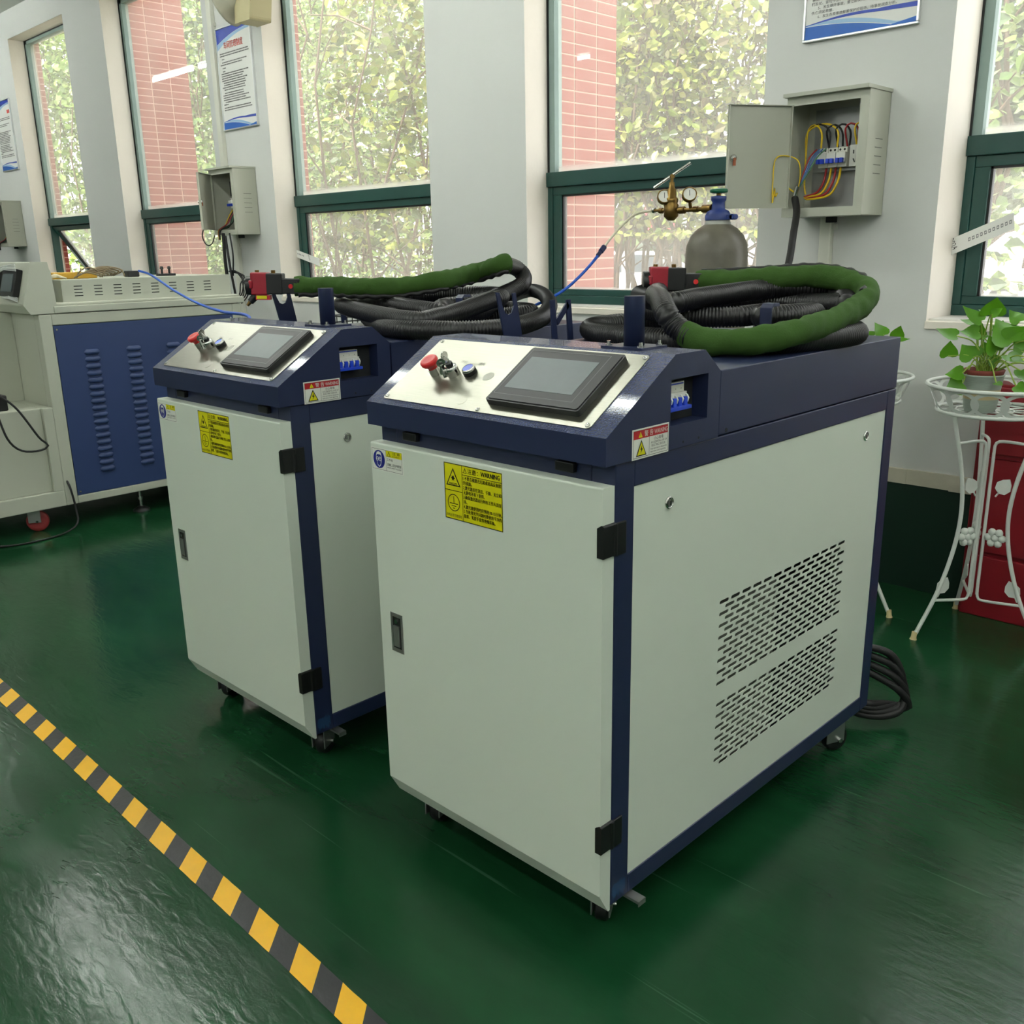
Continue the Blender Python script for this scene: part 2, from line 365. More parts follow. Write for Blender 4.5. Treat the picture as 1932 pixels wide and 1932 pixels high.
def window(i, x0, x1, yf, open_=False):
    t = .022; y0, y1 = yf, yf+.06
    b = MB()
    b.box(x0, x1, y0-.012, y1, 1.537, 1.603); b.box(x0, x1, y0, y1, .99, 1.03); b.box(x0, x0+.03, y0, y1, 1.03, 1.537); b.box(x1-.03, x1, y0, y1, 1.03, 1.537)
    root = struct(b.build('window_%d' % i, m_frame, bevel=.003))
    b = MB(); b.box(x0+.006, x0+.04, y0+.008, y1, 1.603, ZT-.006, 0); b.box(x1-.04, x1, y0+.008, y1, 1.603, ZT, 0); b.box(x0, x1, y0+.008, y1, ZT-.03, ZT-.006, 0)
    b.box(x0, x0+.006, y0, y0+.02, 1.60, ZT, 1); b.box(x0, x1, y0, y0+.02, ZT-.006, ZT, 1)
    b.build('bead', [m_bead, m_black], root)
    b = MB(); b.box(x0+.028, x1-.028, y0+.035, y0+.039, 1.60, ZT-.03); b.build('pane', m_glass, root)
    # lower sash, hung from its top edge
    zb, zt = 1.03, 1.537; X0, X1 = x0+.03, x1-.03
    b = MB(); h = zt-zb
    b.box(X0, X1, -.02, .025, -.038, 0); b.box(X0, X1, -.02, .025, -h, -h+.03); b.box(X0, X0+.052, -.02, .025, -h+.03, -.038); b.box(X1-.052, X1, -.02, .025, -h+.03, -.038)
    sash = b.build('sash', m_frame, root, bevel=.003, loc=(0, y0+.025, zt))
    b = MB(); b.box(X0+.052, X1-.052, .0, .004, -h+.03, -.038); b.build('pane', m_glass_low, sash)
    b = MB(); g = .008
    b.box(X0+.052, X0+.052+g, -.012, .012, -h+.03, -.038); b.box(X1-.052-g, X1-.052, -.012, .012, -h+.03, -.038); b.box(X0+.052, X1-.052, -.012, .012, -.038-g, -.038)
    b.build('gasket', m_black, sash)
    if open_: sash.rotation_euler.x = math.radians(33)
    b = MB(); b.box(x0, x1, YW+.02, y0+.005, ZS, .992, 0); b.box(x0-.0, x1, YW-.012, YW+.03, ZS-.012, .985, 1); b.build('sill', [m_marble, m_reveal], root, bevel=.002)
    return root
for i, (x0, x1, yf) in enumerate(WIN): window(i+1, x0, x1, yf, i == 0)

# outer tiled piers, seen through the panes: every tile is its own piece
tile_src = {}
def pier(name, X, ys, wdt):
    y0, y1 = ys[0], ys[-1]
    b = MB(); b.box(X-wdt, X-.003, y0, y1-.003, -.3, 3.6)
    root = struct(b.build(name, m_grout))
    z = .99
    while z < 3.5:
        for c in range(len(ys)-1):
            key = round(ys[c+1]-ys[c], 3)
            if key not in tile_src:
                q = MB(); q.box(-.008, 0, .0045, key-.0045, .0035, .0488); o = q.build('brick', m_tile, root); tile_src[key] = o
            else: o = dup(tile_src[key], root)
            o.location = (X, ys[c], z)
        z += .0523
    return root
pier('wall_pier_1', -9.49, [3.615, 3.66], .35)
pier('wall_pier_2', -7.57, [3.60, 3.735, 3.895, 4.055], .5)
pier('wall_pier_3', -5.40, [3.615, 3.66], .35)
pier('wall_pier_4', -3.22, [3.60, 3.737, 3.905, 4.06], .5)

# ------------------------------------------------------------------ ceiling lights (some tubes are mirrored in the panes and the floor, others are unseen)
def light_fixture(x, y, label, h=.6):
    t = thing('ceiling_light', label, 'light', (x, y, 0), 'suspended fluorescent lights')
    b = MB(); b.box(-h-.02, h+.02, -.05, .05, 3.145, 3.19); b.build('housing', m_tubehouse, t, bevel=.006)
    b = MB(); b.cyl((-h, 0, 3.115), (h, 0, 3.115), .016, n=8); b.build('tube', m_tube_emit, t)
    for k in (-.65*h, .65*h): b = MB(); b.cyl((k, 0, 3.19), (k, 0, ZC), .004, n=6); b.build('hanger', m_zinc, t)
    for k in (-1, 1): b = MB(); b.box(h*k-.02, h*k+.02, -.02, .02, 3.09, 3.145); b.build('lamp_holder', m_brkwhite, t)
ORD = ('first', 'second', 'third', 'fourth', 'fifth', 'sixth', 'seventh')
for j, (y, xs) in enumerate(((1.85, (-10.33, -9.07, .3, 2.7)), (-.82, (-8.3, -6.84, -3.5, -1.2, 1.2, 3.6)), (-3.5, (-11, -4.8, -1.6, 1.2, 3.6)), (-6.2, (-6, -2.0, 1.2, 3.6)))):
    for k, x in enumerate(xs):
        light_fixture(x, y, 'suspended white tube light, %s row from the windows, %s from the left' % (ORD[j], ORD[k]), .19 if x == -6.84 else .6)
for x, lb in ((-3.0, 'right of the farther welder'), (-4.3, 'left of the farther welder'), (-5.6, 'over the beige machine')):
    light_fixture(x, 1.72, 'suspended white tube light in the row before the windows, '+lb)
light_fixture(1.0, .55, 'added fill light shaped as a suspended tube, overhead to the right of the camera')  # unseen extra lamp, added to brighten the right side panels

# ------------------------------------------------------------------ outdoors
b = MB(); b.box(-60, 30, YO, 70, -.5, -.3); struct(b.build('ground_outside', m_asphalt))
def leaf_cloud(name, mat, n, box, size, rs, parent, blob=None, tilt=.8):
    r = np.random.RandomState(rs)
    lo = np.array(box[0]); hi = np.array(box[1])
    P = lo+(hi-lo)*r.rand(n, 3)
    if blob:       # cluster towards random tufts
        C = lo+(hi-lo)*r.rand(blob, 3); k = r.randint(0, blob, n); P = C[k]+r.randn(n, 3)*np.minimum((hi-lo)*.12, .35)
        P = np.clip(P, lo, hi)
    d = r.randn(n, 3); d[:, 2] = d[:, 2]*.5-.25; d /= np.linalg.norm(d, axis=1)[:, None]
    nn = r.randn(n, 3)*tilt+np.array([.2, -.6, .8]); s_ = np.cross(d, nn); s_ /= np.linalg.norm(s_, axis=1)[:, None]; nn = np.cross(s_, d)
    L = size*(.6+.8*r.rand(n))[:, None]; W = L*.36
    V = np.empty((n, 6, 3)); V[:, 0] = P; V[:, 1] = P+d*L*.35+s_*W+nn*L*.08; V[:, 2] = P+d*L*.7+s_*W*.75+nn*L*.06; V[:, 3] = P+d*L; V[:, 4] = P+d*L*.7-s_*W*.75+nn*L*.06; V[:, 5] = P+d*L*.35-s_*W+nn*L*.08
    base = np.arange(n)*6; F = np.concatenate([np.stack([base, base+1, base+2, base+3], 1), np.stack([base, base+3, base+4, base+5], 1)])
    me = bpy.data.meshes.new(name); me.from_pydata(V.reshape(-1, 3).tolist(), [], F.tolist()); me.materials.append(mat)
    o = bpy.data.objects.new(name, me); COL.objects.link(o); o.parent = parent; o['kind'] = 'stuff'
    return o
def shrub(name, label, cat, c, ext, n, size, mat, rs, stems=14, group='plants outside the windows', blob=60, flowers=0, zlo=-.3, stemr=.02):
    t = thing(name, label, cat, (c[0], c[1], -.3), group)
    x, y, z0, z1 = ext
    leaf_cloud('foliage', mat, n, ((-x, -y, z0+.3), (x, y, z1+.3)), size, rs, t, blob)
    r = random.Random(rs); b = MB()
    for i in range(stems):
        p = Vector((r.uniform(-x, x)*.65, r.uniform(-y, y)*.5, 0)); pts = [p.copy()]
        for k in range(6):
            p = p+Vector((r.uniform(-.25, .25), r.uniform(-.2, .2), (z1+.3)/6*r.uniform(.8, 1.1))); pts.append(p.copy())
        b.tube(pts, [stemr*(1-.12*k) for k in range(7)], 5)
        for k in range(2, 6):
            q = pts[k]; e = q+Vector((r.uniform(-.6, .6), r.uniform(-.4, .4), r.uniform(.1, .5))); b.tube([q, (q+e)/2+Vector((0, 0, .05)), e], [stemr*.45, stemr*.35, stemr*.2], 4)
    b.build('stem', m_bark, t)
    for i in range(flowers):
        b = MB()
        for k in range(6):
            a = k*math.pi/3; b.ell((math.cos(a)*.035, -.01, math.sin(a)*.035), .03, .012, .03, 8, 5)
        o = b.build('flower', m_flower, t); o.location = (r.uniform(-x*.6, x*.6), -y*.98, r.uniform(1.4, 2.6))
    return t
shrub('leafy_shrub', 'dense green shrub outside the window behind the farther welder', 'shrub', (-9.4, 7.0), (1.9, .9, .2, 4.6), 36000, .052, m_leafA, 1, 40, flowers=2, blob=260)
shrub('climbing_vine', 'tangled vine with large yellow-green leaves outside the window with the gas cylinder', 'vine', (-4.95, 7.0), (1.35, .8, 1.35, 4.2), 15000, .072, m_leafB, 2, 46, blob=170, stemr=.02)
shrub('vine_shrub', 'loose climbing shrub with broad leaves at the right of the middle window', 'vine', (-6.75, 5.3), (.5, .3, 1.3, 4.0), 2000, .085, m_leafB, 7, 6, blob=40)
shrub('flowering_shrub', 'pink-flowered shrub outside the window with the red tiled pier at the left', 'shrub', (-13.0, 7.2), (1.4, .8, .2, 5.4), 20000, .075, m_leafA, 3, 20, flowers=6, blob=80)
shrub('tall_shrub', 'bright leafy shrub outside the leftmost window', 'shrub', (-18.3, 7.6), (2.2, .9, .2, 6.6), 18000, .11, m_leafA, 4, 20, blob=80)
shrub('broadleaf_tree', 'tree branches with broad leaves outside the rightmost window', 'tree', (-2.4, 6.6), (1.0, .8, 1.0, 4.2), 5200, .085, m_leafA, 5, 8, blob=36, stemr=.03)
for k, (x, y, nm) in enumerate([(-27, 16, 'the leftmost window'), (-17.5, 20.5, 'the flowering shrub'), (-9.5, 26, 'the parked cars'), (-.6, 17, 'the rightmost window')]):
    shrub('distant_tree', 'hazy distant tree standing behind %s' % nm, 'tree', (x, y), (4.2, 1.8, .6 if k not in (2, 3) else 2.2, 9.5), 6500, .42, m_leafC, 20+k, 5, group='distant trees', blob=120, stemr=.12)

def car(loc, rz, label):
    t = thing('parked_car', label, 'car', loc, rz=rz)
    side = [(-2.2, .35), (2.15, .35), (2.2, .75), (1.9, .95), (1.0, 1.02), (.35, 1.45), (-1.1, 1.48), (-1.75, 1.08), (-2.2, 1.0)]
    b = MB(); b.prism(side, 'y', -.85, .85); b.build('body', m_car, t, bevel=.06, seg=3)
    for s_ in (-1, 1):
        b = MB(); b.prism([(.85, 1.04), (.30, 1.38), (-.35, 1.4), (-.35, 1.04)], 'y', .845*s_, .862*s_); b.build('side_window', m_carglass, t)
        b = MB(); b.prism([(-.45, 1.04), (-.45, 1.4), (-1.05, 1.4), (-1.5, 1.08)], 'y', .845*s_, .862*s_); b.build('side_window', m_carglass, t)
        for x in (-1.35, 1.35):
            b = MB(); b.cyl((x, .72*s_, .32), (x, .9*s_, .32), .32, n=20, m=0); b.cyl((x, .9*s_, .32), (x, .91*s_, .32), .2, n=16, m=1); b.build('wheel', [m_rubber, m_zinc], t)
car((-12.6, 17.0, -.3), math.radians(32), 'white parked car seen under the vine behind the gas cylinder')
car((-8.4, 21.5, -.3), math.radians(38), 'white car parked farther right behind the gas cylinder')
car((-18.6, 15.0, -.3), math.radians(30), 'white parked car low in the middle window behind the shrub')
t = thing('street_banner', 'red street banners on a post beyond the gas regulator', 'banner', (-10.2, 14.2, -.3))
b = MB(); b.cyl((0, 0, 0), (0, 0, 3.0), .05, n=8); b.build('post', m_zinc, t)
for k in (-1, 1):
    p0 = .07 if k > 0 else -.38
    b = MB(); b.box(p0, p0+.31, -.01, .01, 1.78, 2.35); b.build('banner', m_banner, t)

# ------------------------------------------------------------------ slotted sheet
def slot_sheet(b, fr, u0, u1, v0, v1, groups, t=.0015, m=0, mi=None):
    """sheet in the frame fr(u,v,w) with real stadium slots; groups: (first u, pitch, n, first v, row pitch, rows, slot length, slot height, stagger, last_offset)"""
    mi = m if mi is None else mi
    def quad(a, c, d, e): b.add([fr(a, d, 0), fr(c, d, 0), fr(c, e, 0), fr(a, e, 0)], [(0, 1, 2, 3)], m)
    vcur = v1
    for (us, pu, n, vs, pv, rows, L, Hh, stag) in groups:
        top = vs+pv/2; bot = vs-pv*(rows-.5); ul, ur = us-pu/2, us+pu*(n-.5)
        quad(u0, u1, top, vcur); quad(u0, ul, bot, top); quad(ur, u1, bot, top); vcur = bot
        for r in range(rows):
            vc = vs-r*pv; off = pu/2 if (stag and r % 2) else 0; k = n-1 if off else n
            if off: quad(ul, ul+off, vc-pv/2, vc+pv/2); quad(ur-off, ur, vc-pv/2, vc+pv/2)
            for c in range(k):
                uc = us+off+c*pu; hr = Hh/2; hl = L/2-hr
                S_ = [(uc+hl+hr*math.cos(a), vc+hr*math.sin(a)) for a in (-math.pi/2, -math.pi/4, 0, math.pi/4, math.pi/2)]+[(uc-hl+hr*math.cos(a), vc+hr*math.sin(a)) for a in (math.pi/2, math.pi*.75, math.pi, math.pi*1.25, math.pi*1.5)]
                a0, a1, c0, c1 = uc-pu/2, uc+pu/2, vc-pv/2, vc+pv/2
                O = [(a1, c0), (a1, vc), (a1, c1), (a0, c1), (a0, vc), (a0, c0)]
                V = [fr(*p, 0) for p in S_]+[fr(*p, 0) for p in O]+[fr(*p, -t) for p in S_]
                F = [(0, 10, 11, 2, 1), (2, 11, 12, 4, 3), (4, 12, 13, 5), (5, 13, 14, 7, 6), (7, 14, 15, 9, 8), (9, 15, 10, 0)]
                b.add(V, F, m); b.add(V, [(i, (i+1) % 10, 16+(i+1) % 10, 16+i) for i in range(10)], mi)
    quad(u0, u1, v0, vcur)

def castor(root, x, y, r=.034, turn=0.0, h=.098, m_tyre=None, name='castor'):
    c, s_ = math.cos(turn), math.sin(turn)
    e = bpy.data.objects.new
    b = MB(); b.box(-.035, .035, -.03, .03, h-.005, h); b.cyl((0, 0, h-.018), (0, 0, h-.005), .02, n=14)
    b.box(-.019, -.016, -.02, .035, r-.006, h-.015); b.box(.016, .019, -.02, .035, r-.006, h-.015); b.box(-.019, .019, -.02, .03, h-.02, h-.016)
    o = b.build(name, m_zinc, root, bevel=.001, loc=(x, y, 0)); o.rotation_euler.z = turn
    b = MB(); b.lathe([(r*.6, -.013), (r-.003, -.013), (r, -.009), (r, .009), (r-.003, .013), (r*.6, .013)], (0, .018, r), (1, 0, 0), 24, 0)
    b.lathe([(.003, -.0125), (r*.62, -.012), (r*.62, .012), (.003, .0125)], (0, .018, r), (1, 0, 0), 20, 1)
    b.cyl((-.026, .018, r), (.026, .018, r), .006, n=10, m=2)
    b.build('wheel', [m_tyre or m_black, m_lwhite, m_chrome], o)
    return o

def welder(loc, label):
    W, D = .60, 1.06
    T = thing('laser_welder', label, 'welding machine', loc, 'handheld laser welders')
    # frame: posts and rails
    b = MB()
    for x in (0, W-.05):
        for y in (0, D-.045): b.box(x, x+.05, y, y+.05 if y == 0 else D, .098, .921)
    b.box(.05, W-.05, 0, .05, .098, .137); b.box(.05, W-.05, 0, .05, .876, .921); b.box(.05, W-.05, D-.045, D, .098, .137); b.box(.05, W-.05, D-.045, D, .876, .921)
    for x in (0, W-.05): b.box(x, x+.05, .05, D-.045, .098, .137); b.box(x, x+.05, .05, D-.045, .876, .921)
    b.box(.05, W-.05, .05, D-.045, .100, .104)
    b.build('frame', m_blue, T, bevel=.002)
    f = Flat((W, .0, .1), (0, 1, 0), (0, 0, 1)); r0 = random.Random(6)
    for i in range(9):
        u = .003+.0042*i; f.poly([(u, .003+.02*r0.random()), (u+.005, .004+.01*r0.random()), (u+.0055, .034+.012*r0.random()), (u+.001, .030+.012*r0.random())], 0, .1*i)
    f.build('paint_touch_up', M('touch_up_blue', (34, 66, 104), .5, var=.2, vscale=60), T)
    # right side panel with two slotted fields
    b = MB(); fr = lambda u, v, w_: (W-.0025+w_, u, v)
    slot_sheet(b, fr, .05, 1.0155, .137, .876, [(.346, .04108, 13, .591, .0123, 15, .0335, .0076, True), (.349, .0407, 13, .372, .0123, 12, .0335, .0076, True)])
    b.box(W-.030, W-.004, .05, .0515, .137, .876); b.box(W-.030, W-.004, 1.014, 1.0155, .137, .876)
    sp = b.build('side_panel', m_white, T)
    for y in (.151, .918):
        b = MB(); b.lathe([(.0115, 0), (.0115, .002), (.0095, .004), (.0085, .0035), (.0083, .001)], (0, 0, 0), (1, 0, 0), 24, 0)
        b.cyl((.001, 0, 0), (.0032, 0, 0), .0058, n=18, m=1); b.box(.003, .0046, -.0013, .0013, -.0042, .0042, 0)
        b.build('cam_lock', [m_chrome, m_zinc], sp, loc=(W-.0025, y, .828))
    b = MB(); b.box(.0, .004, .05, D-.045, .137, .876); b.build('left_panel', m_white, T)
    b = MB(); b.box(.05, W-.05, D-.006, D-.002, .137, .876); b.build('back_panel', m_white, T)
    b = MB(); b.box(.12, W-.03, .30, .60, .16, .56); b.box(.12, W-.06, .30, .62, .56, .80); b.box(.1, W-.03, .30, .302, .13, .85); b.build('power_module', m_grey, T, bevel=.004)
    b = MB(); b.box(.1, W-.1, .64, 1.0, .12, .5); b.cyl((W-.1, .82, .33), (W-.08, .82, .33), .14, n=24); b.build('chiller_unit', m_dark, T)
    b = MB()
    for i in range(5): b.tube(spline([(W-.09, .36+.03*i, .75), (W-.055, .38+.025*i, .6+.03*i), (W-.08, .42+.03*i, .48), (W-.06, .36+.04*i, .3), (W-.09, .4, .2)], .03), .007, 6)
    b.build('wiring_loom', m_rubber, T)
    # door: tray with a chamfered foot
    b = MB(); b.prism([(-.0305, .133), (-.0305, .8855), (-.0285, .8875), (-.001, .8875), (-.001, .09), (-.006, .089)], 'x', .001, W-.001)
    dr = b.build('door', m_white, T, bevel=.0022)
    b = MB(); b.prism([(.036, .446), (.074, .446), (.074, .532), (.036, .532)], 'y', -.0318, -.0302, 0, holes=[[(.042, .454), (.068, .454), (.068, .524), (.042, .524)]]); b.box(.042, .068, -.031, -.0305, .454, .524, 1)
    b.box(.046, .064, -.034, -.031, .459, .505, 0); b.cyl((.055, -.031, .515), (.055, -.0338, .515), .0045, n=12, m=2)
    b.build('latch_handle', [m_zinc, m_black, m_chrome], dr)
    for z in (.771, .222):
        b = MB(); b.prism([(W-.011, z), (W+.0035, z), (W+.0035, z+.054), (W-.002, z+.056), (W-.011, z+.050)], 'y', -.0325, .0); b.box(W-.001, W+.004, 0, .026, z-.002, z+.054); b.cyl((W-.0005, -.002, z), (W-.0005, -.002, z+.053), .0065, n=12)
        b.build('hinge', m_black, dr, bevel=.0015)
    # yellow caution sheet on the door
    f = Flat((.222, -.0305, .771), (1, 0, 0), (0, 0, 1)); w_, h_ = .152, .107
    f.slab(0, 0, w_, h_, 0, .0002); f.frame(0, 0, w_, h_, .0016, 1, 1); sx = .048
    f.rect(sx, 0, sx+.0012, h_, 1, 1); f.rect(0, .055, sx, .0562, 1, 1); f.rect(sx, .0885, w_, .0897, 1, 1)
    def tri(cx, cy, s_, m0, m1, k=.72, l=1):
        P = [(cx-s_, cy-s_*.8), (cx+s_, cy-s_*.8), (cx, cy+s_*.95)]; f.poly(P, m0, l); g = (cx, cy-s_*.22); f.poly([(g[0]+(x-g[0])*k, g[1]+(y-g[1])*k) for x, y in P], m1, l+1)
    tri(.0245, .080, .0195, 1, 0, .80)
    for i in range(12):
        a = i*math.pi/6; r1 = .0068 if i % 2 == 0 else .0045; f.poly([(.0245+.0018*math.cos(a+1.57), .0795+.0018*math.sin(a+1.57)), (.0245-.0018*math.cos(a+1.57), .0795-.0018*math.sin(a+1.57)), (.0245+r1*math.cos(a), .0795+r1*math.sin(a))], 1, 3)
    f.disc(.0245, .0795, .0032, 1, 4); f.rect(.0135, .0694, .0355, .0704, 1, 3); f.rect(.0125, .0675, .0365, .0685, 1, 3)
    f.ring(.0245, .0325, .0165, .0016, 1, 2); f.rect(.0238, .031, .0252, .0445, 1, 2); f.rect(.013, .030, .036, .0315, 1, 2); f.rect(.018, .0255, .031, .0268, 1, 2); f.rect(.0215, .0212, .0275, .0224, 1, 2)
    f.text('本机必须可靠接地', .004, .0055, .0052, 1, 2, width=.041)
    tri(.0565, .0975, .0055, 1, 0, .66); f.rect(.0561, .0958, .0569, .0995, 1, 3); f.text('注意：', .064, .0935, .0085, 1, 2, width=.027, bold=.00025); f.text('WARNING', .0985, .0935, .0098, 1, 2, width=.048, bold=.00035)
    for k, (t_, wd) in enumerate([('1.不要直视激光光斑或者高反射度', .098), ('的镜面。', .024), ('2.激光器应在清洁、干燥、无尘和', .098), ('无静电环境下使用。', .056), ('3.确保激光器运行时有工作人员在', .098), ('场。', .010), ('4.激光器使用时应预热10-15分钟。', .099), ('5.当处理光学问题时要使用干净的', .098), ('指套、乳胶手套等绝缘装备。', .082)]):
        f.text(t_, .0515, .0805-.0089*k, .0064, 1, 2, width=wd, bold=.00018)
    f.build('caution_label', [m_yel, m_ink], dr)['label'] = 'yellow laser caution sheet with black print'
    # safety glasses sticker
    f = Flat((.002, -.0305, .832), (1, 0, 0), (0, 0, 1)); f.slab(0, 0, .1, .046, 0, .0002); f.frame(.003, .002, .097, .044, .0006, 1, 1); f.rect(.047, .002, .0476, .044, 1, 1)
    f.disc(.025, .023, .0185, 2, 1); hd = [(.016, .030), (.0185, .037), (.025, .039), (.0315, .037), (.034, .030), (.033, .020), (.030, .011), (.025, .007), (.020, .011), (.017, .020)]
    f.poly(hd, 0, 2); f.poly([(.025+(x-.025)*.84, .0225+(y-.0225)*.87) for x, y in hd], 2, 3); f.poly([(.0175, .031), (.0195, .0355), (.025, .0378), (.0305, .0355), (.0325, .031), (.029, .033), (.021, .033)], 0, 4)
    f.ring(.0208, .024, .0045, .0014, 0, 5, 16); f.ring(.0292, .024, .0045, .0014, 0, 5, 16); f.rect(.0165, .0235, .0335, .0247, 0, 4)
    f.rect(.0476, .031, .097, .044, 3, 1); f.poly([(.052, .0325), (.062, .0325), (.057, .0425)], 1, 2); f.poly([(.0537, .0333), (.0603, .0333), (.057, .0403)], 3, 3); f.text('注 意', .068, .0375, .0048, 1, 2, width=.024); f.text('Caution', .068, .033, .0034, 1, 2, width=.022)
    f.text('工作前', .050, .0235, .0046, 1, 2, width=.019); f.text('须戴上防护眼镜', .050, .0135, .0050, 1, 2, width=.044); f.text('WEAR SAFETY GLASSES', .050, .0085, .0030, 1, 2, width=.044)
    f.build('safety_sticker', [m_lwhite, m_ink, m_lblue, m_yel], dr)['label'] = 'white sticker with a blue safety glasses sign'
    # bumpers under the console
    for x in (.10, .50):
        b = MB(); b.box(x-.02, x+.02, -.012, .0, .897, .914); b.build('bumper', m_black, T, bevel=.002)
    # console
    CW0, CW1 = -.004, .604
    prof = [(-.03, .9225), (-.03, .968), (.1506, 1.0817), (.239, 1.0817), (.2885, 1.041), (.2885, .9225)]
    rc = [(.14, .963), (.25, .963), (.25, 1.041), (.14, 1.041)]
    b = MB()
    def cap(x, hole, flip):
        L_ = [prof]+([rc] if hole else []); tr = tessellate_polygon([[Vector((p[0], p[1], 0)) for p in l] for l in L_])
        b.add([(x, p[0], p[1]) for l in L_ for p in l], [tuple(reversed(q)) if flip else tuple(q) for q in tr], 0)
    cap(CW0, False, True); cap(CW1, True, False)
    for i in range(6):
        p, q = prof[i], prof[(i+1) % 6]; b.add([(CW0, *p), (CW1, *p), (CW1, *q), (CW0, *q)], [(0, 1, 2, 3)], 1 if i in (1, 2, 3) else 0)
    xi = CW1-.032
    for i in range(4):
        p, q = rc[i], rc[(i+1) % 4]; b.add([(CW1, *p), (xi, *p), (xi, *q), (CW1, *q)], [(0, 1, 2, 3)], 0)
    b.add([(xi, *p) for p in rc], [(0, 1, 2, 3)], 2)
    cs = b.build('console', [m_blue, m_blue_sp, m_dark], T, bevel=.0018, recalc=False)
    # breaker in the recess
    b = MB(); y0, y1 = .143, .206; b.box(xi, xi+.012, y0, y1, .983, 1.031, 0); b.box(xi+.012, xi+.018, y0, y1, .992, 1.014, 0)
    b.box(xi+.0121, xi+.0124, y0+.002, y1-.002, 1.0265, 1.0290, 1); b.box(xi+.0121, xi+.0125, y0+.001, y0+.008, 1.0215, 1.0260, 1)
    for i in range(4): b.box(xi+.0121, xi+.0124, y0+.006+.0158*i, y0+.0075+.0158*i, 1.0185, 1.020, 2)
    br = b.build('circuit_breaker', [m_brkwhite, m_brkblue, m_ink], cs, bevel=.0008)
    b = MB()
    for i in range(4):
        a = y0+.0158*i; b.box(xi+.017, xi+.024, a+.001, a+.0105, .990, 1.006, 1)
        b.prism([(xi+.012, .994), (xi+.022, .996), (xi+.0245, 1.003), (xi+.021, 1.009), (xi+.012, 1.012)], 'y', a+.0108, a+.0148, 0)
    b.box(xi+.014, xi+.028, y0, y1+.002, .985, .9915, 1)
    b.build('breaker_toggle', [m_brkwhite, m_brkblue], cs, bevel=.0008)
    # console stickers and holes
    f = Flat((CW1, .036, .9215), (0, 1, 0), (0, 0, 1)); w_, h_ = .1, .05
    f.slab(0, 0, w_, h_, 0, .0002); f.frame(.003, .0025, w_-.003, h_-.0025, .0007, 1, 1); f.rect(.003, .0335, w_-.003, .0475, 2, 1); f.rect(.045, .004, .0456, .0335, 1, 2)
    f.poly([(.016, .0355), (.027, .0355), (.0215, .045)], 3, 2); f.rect(.0211, .0375, .0219, .0425, 1, 3); f.text('警 告', .032, .0365, .0085, 0, 2, width=.024); f.text('WARNING', .059, .0365, .0085, 0, 2, width=.036)
    f.poly([(.010, .005), (.038, .005), (.024, .0315)], 1, 2); f.poly([(.0130, .0068), (.0350, .0068), (.024, .0278)], 3, 3); f.poly([(.0255, .0235), (.0205, .0155), (.0235, .0155), (.0215, .0085), (.0275, .0172), (.0245, .0172)], 1, 4)
    f.text('小心有电', .058, .0265, .0052, 1, 2, width=.026); f.text('ACCIDENTAL LIVE OF', .050, .0212, .0038, 1, 2, width=.044); f.text('ELECTRIC SHOCK', .052, .0158, .0042, 1, 2, width=.038); f.text('Only electrician to disassemble', .049, .0110, .0032, 1, 2, width=.045); f.text('operation and repairing', .049, .0065, .0032, 1, 2, width=.042)
    f.build('shock_label', [m_lwhite, m_ink, m_lred, m_yel], cs)['label'] = 'red and white electric shock warning sticker'
    for y in (.179, .226): b = MB(); b.cyl((CW1-.0005, y, .931), (CW1+.0004, y, .931), .0022, n=12); b.build('screw_hole', m_dark, cs)
    # instrument plate on the slope
    e = Vector((0, .8464, .5335)); nn = Vector((0, -.5335, .8464)); O0 = Vector((0, -.03, .968))
    def C(u, v, h=0): return O0+Vector((u, 0, 0))+e*v+nn*h
    def orient(o, u, v, h=0):
        mt = Matrix((Vector((1, 0, 0)), e, nn)).transposed().to_4x4(); mt.translation = C(u, v, h); o.matrix_local = mt; return o
    def rr(u0, v0, u1, v1, r, k=5):
        P = []
        for cx, cy, a0 in ((u1-r, v0+r, -90), (u1-r, v1-r, 0), (u0+r, v1-r, 90), (u0+r, v0+r, 180)):
            for i in range(k+1): a = math.radians(a0+90*i/k); P.append((cx+r*math.cos(a), cy+r*math.sin(a)))
        return P
    b = MB(); b.prism(rr(.033, .0145, .5605, .2035, .008), 'z', .0002, .0018); pl = orient(b.build('control_plate', m_steel, T, recalc=True), 0, 0)
    for u, v in ((.041, .0225), (.043, .196), (.301, .196), (.554, .195), (.299, .0205), (.552, .0215)):
        b = MB(); b.lathe([(.0045, .0018), (.0045, .0028), (.003, .0042), (.0012, .0042), (.001, .003)], (u, v, 0), (0, 0, 1), 14); b.build('screw', m_chrome, pl)
    b = MB(); b.prism(rr(.309, .037, .525, .187, .006), 'z', .0018, .013, 0); b.prism(rr(.313, .041, .521, .183, .005), 'z', .013, .0145, 0)
    q = Flat((0, 0, .0145), (1, 0, 0), (0, 1, 0)); q.frame(.318, .055, .5, .178, .0007, 1, 1); b.add(q.v, q.f, 1)
    ts = orient(b.build('touchscreen', [m_bezel, m_bezel2], T, recalc=False), 0, 0)
    b = MB(); b.box(.3295, .487, .0725, .159, .0145, .0149); b.build('display', m_screen, ts)
    # emergency stop
    u, v = .115, .098
    b = MB(); b.cyl((u, v, .0018), (u, v, .018), .0105, n=20, m=1); b.lathe([(.0095, .018), (.0105, .024), (.0155, .027), (.0178, .031), (.0178, .036), (.0155, .0385), (.011, .0375), (.002, .0372)], (u, v, 0), (0, 0, 1), 28, 0); orient(b.build('emergency_stop', [m_redp, m_chrome], T), 0, 0)
    u, v = .163, .103
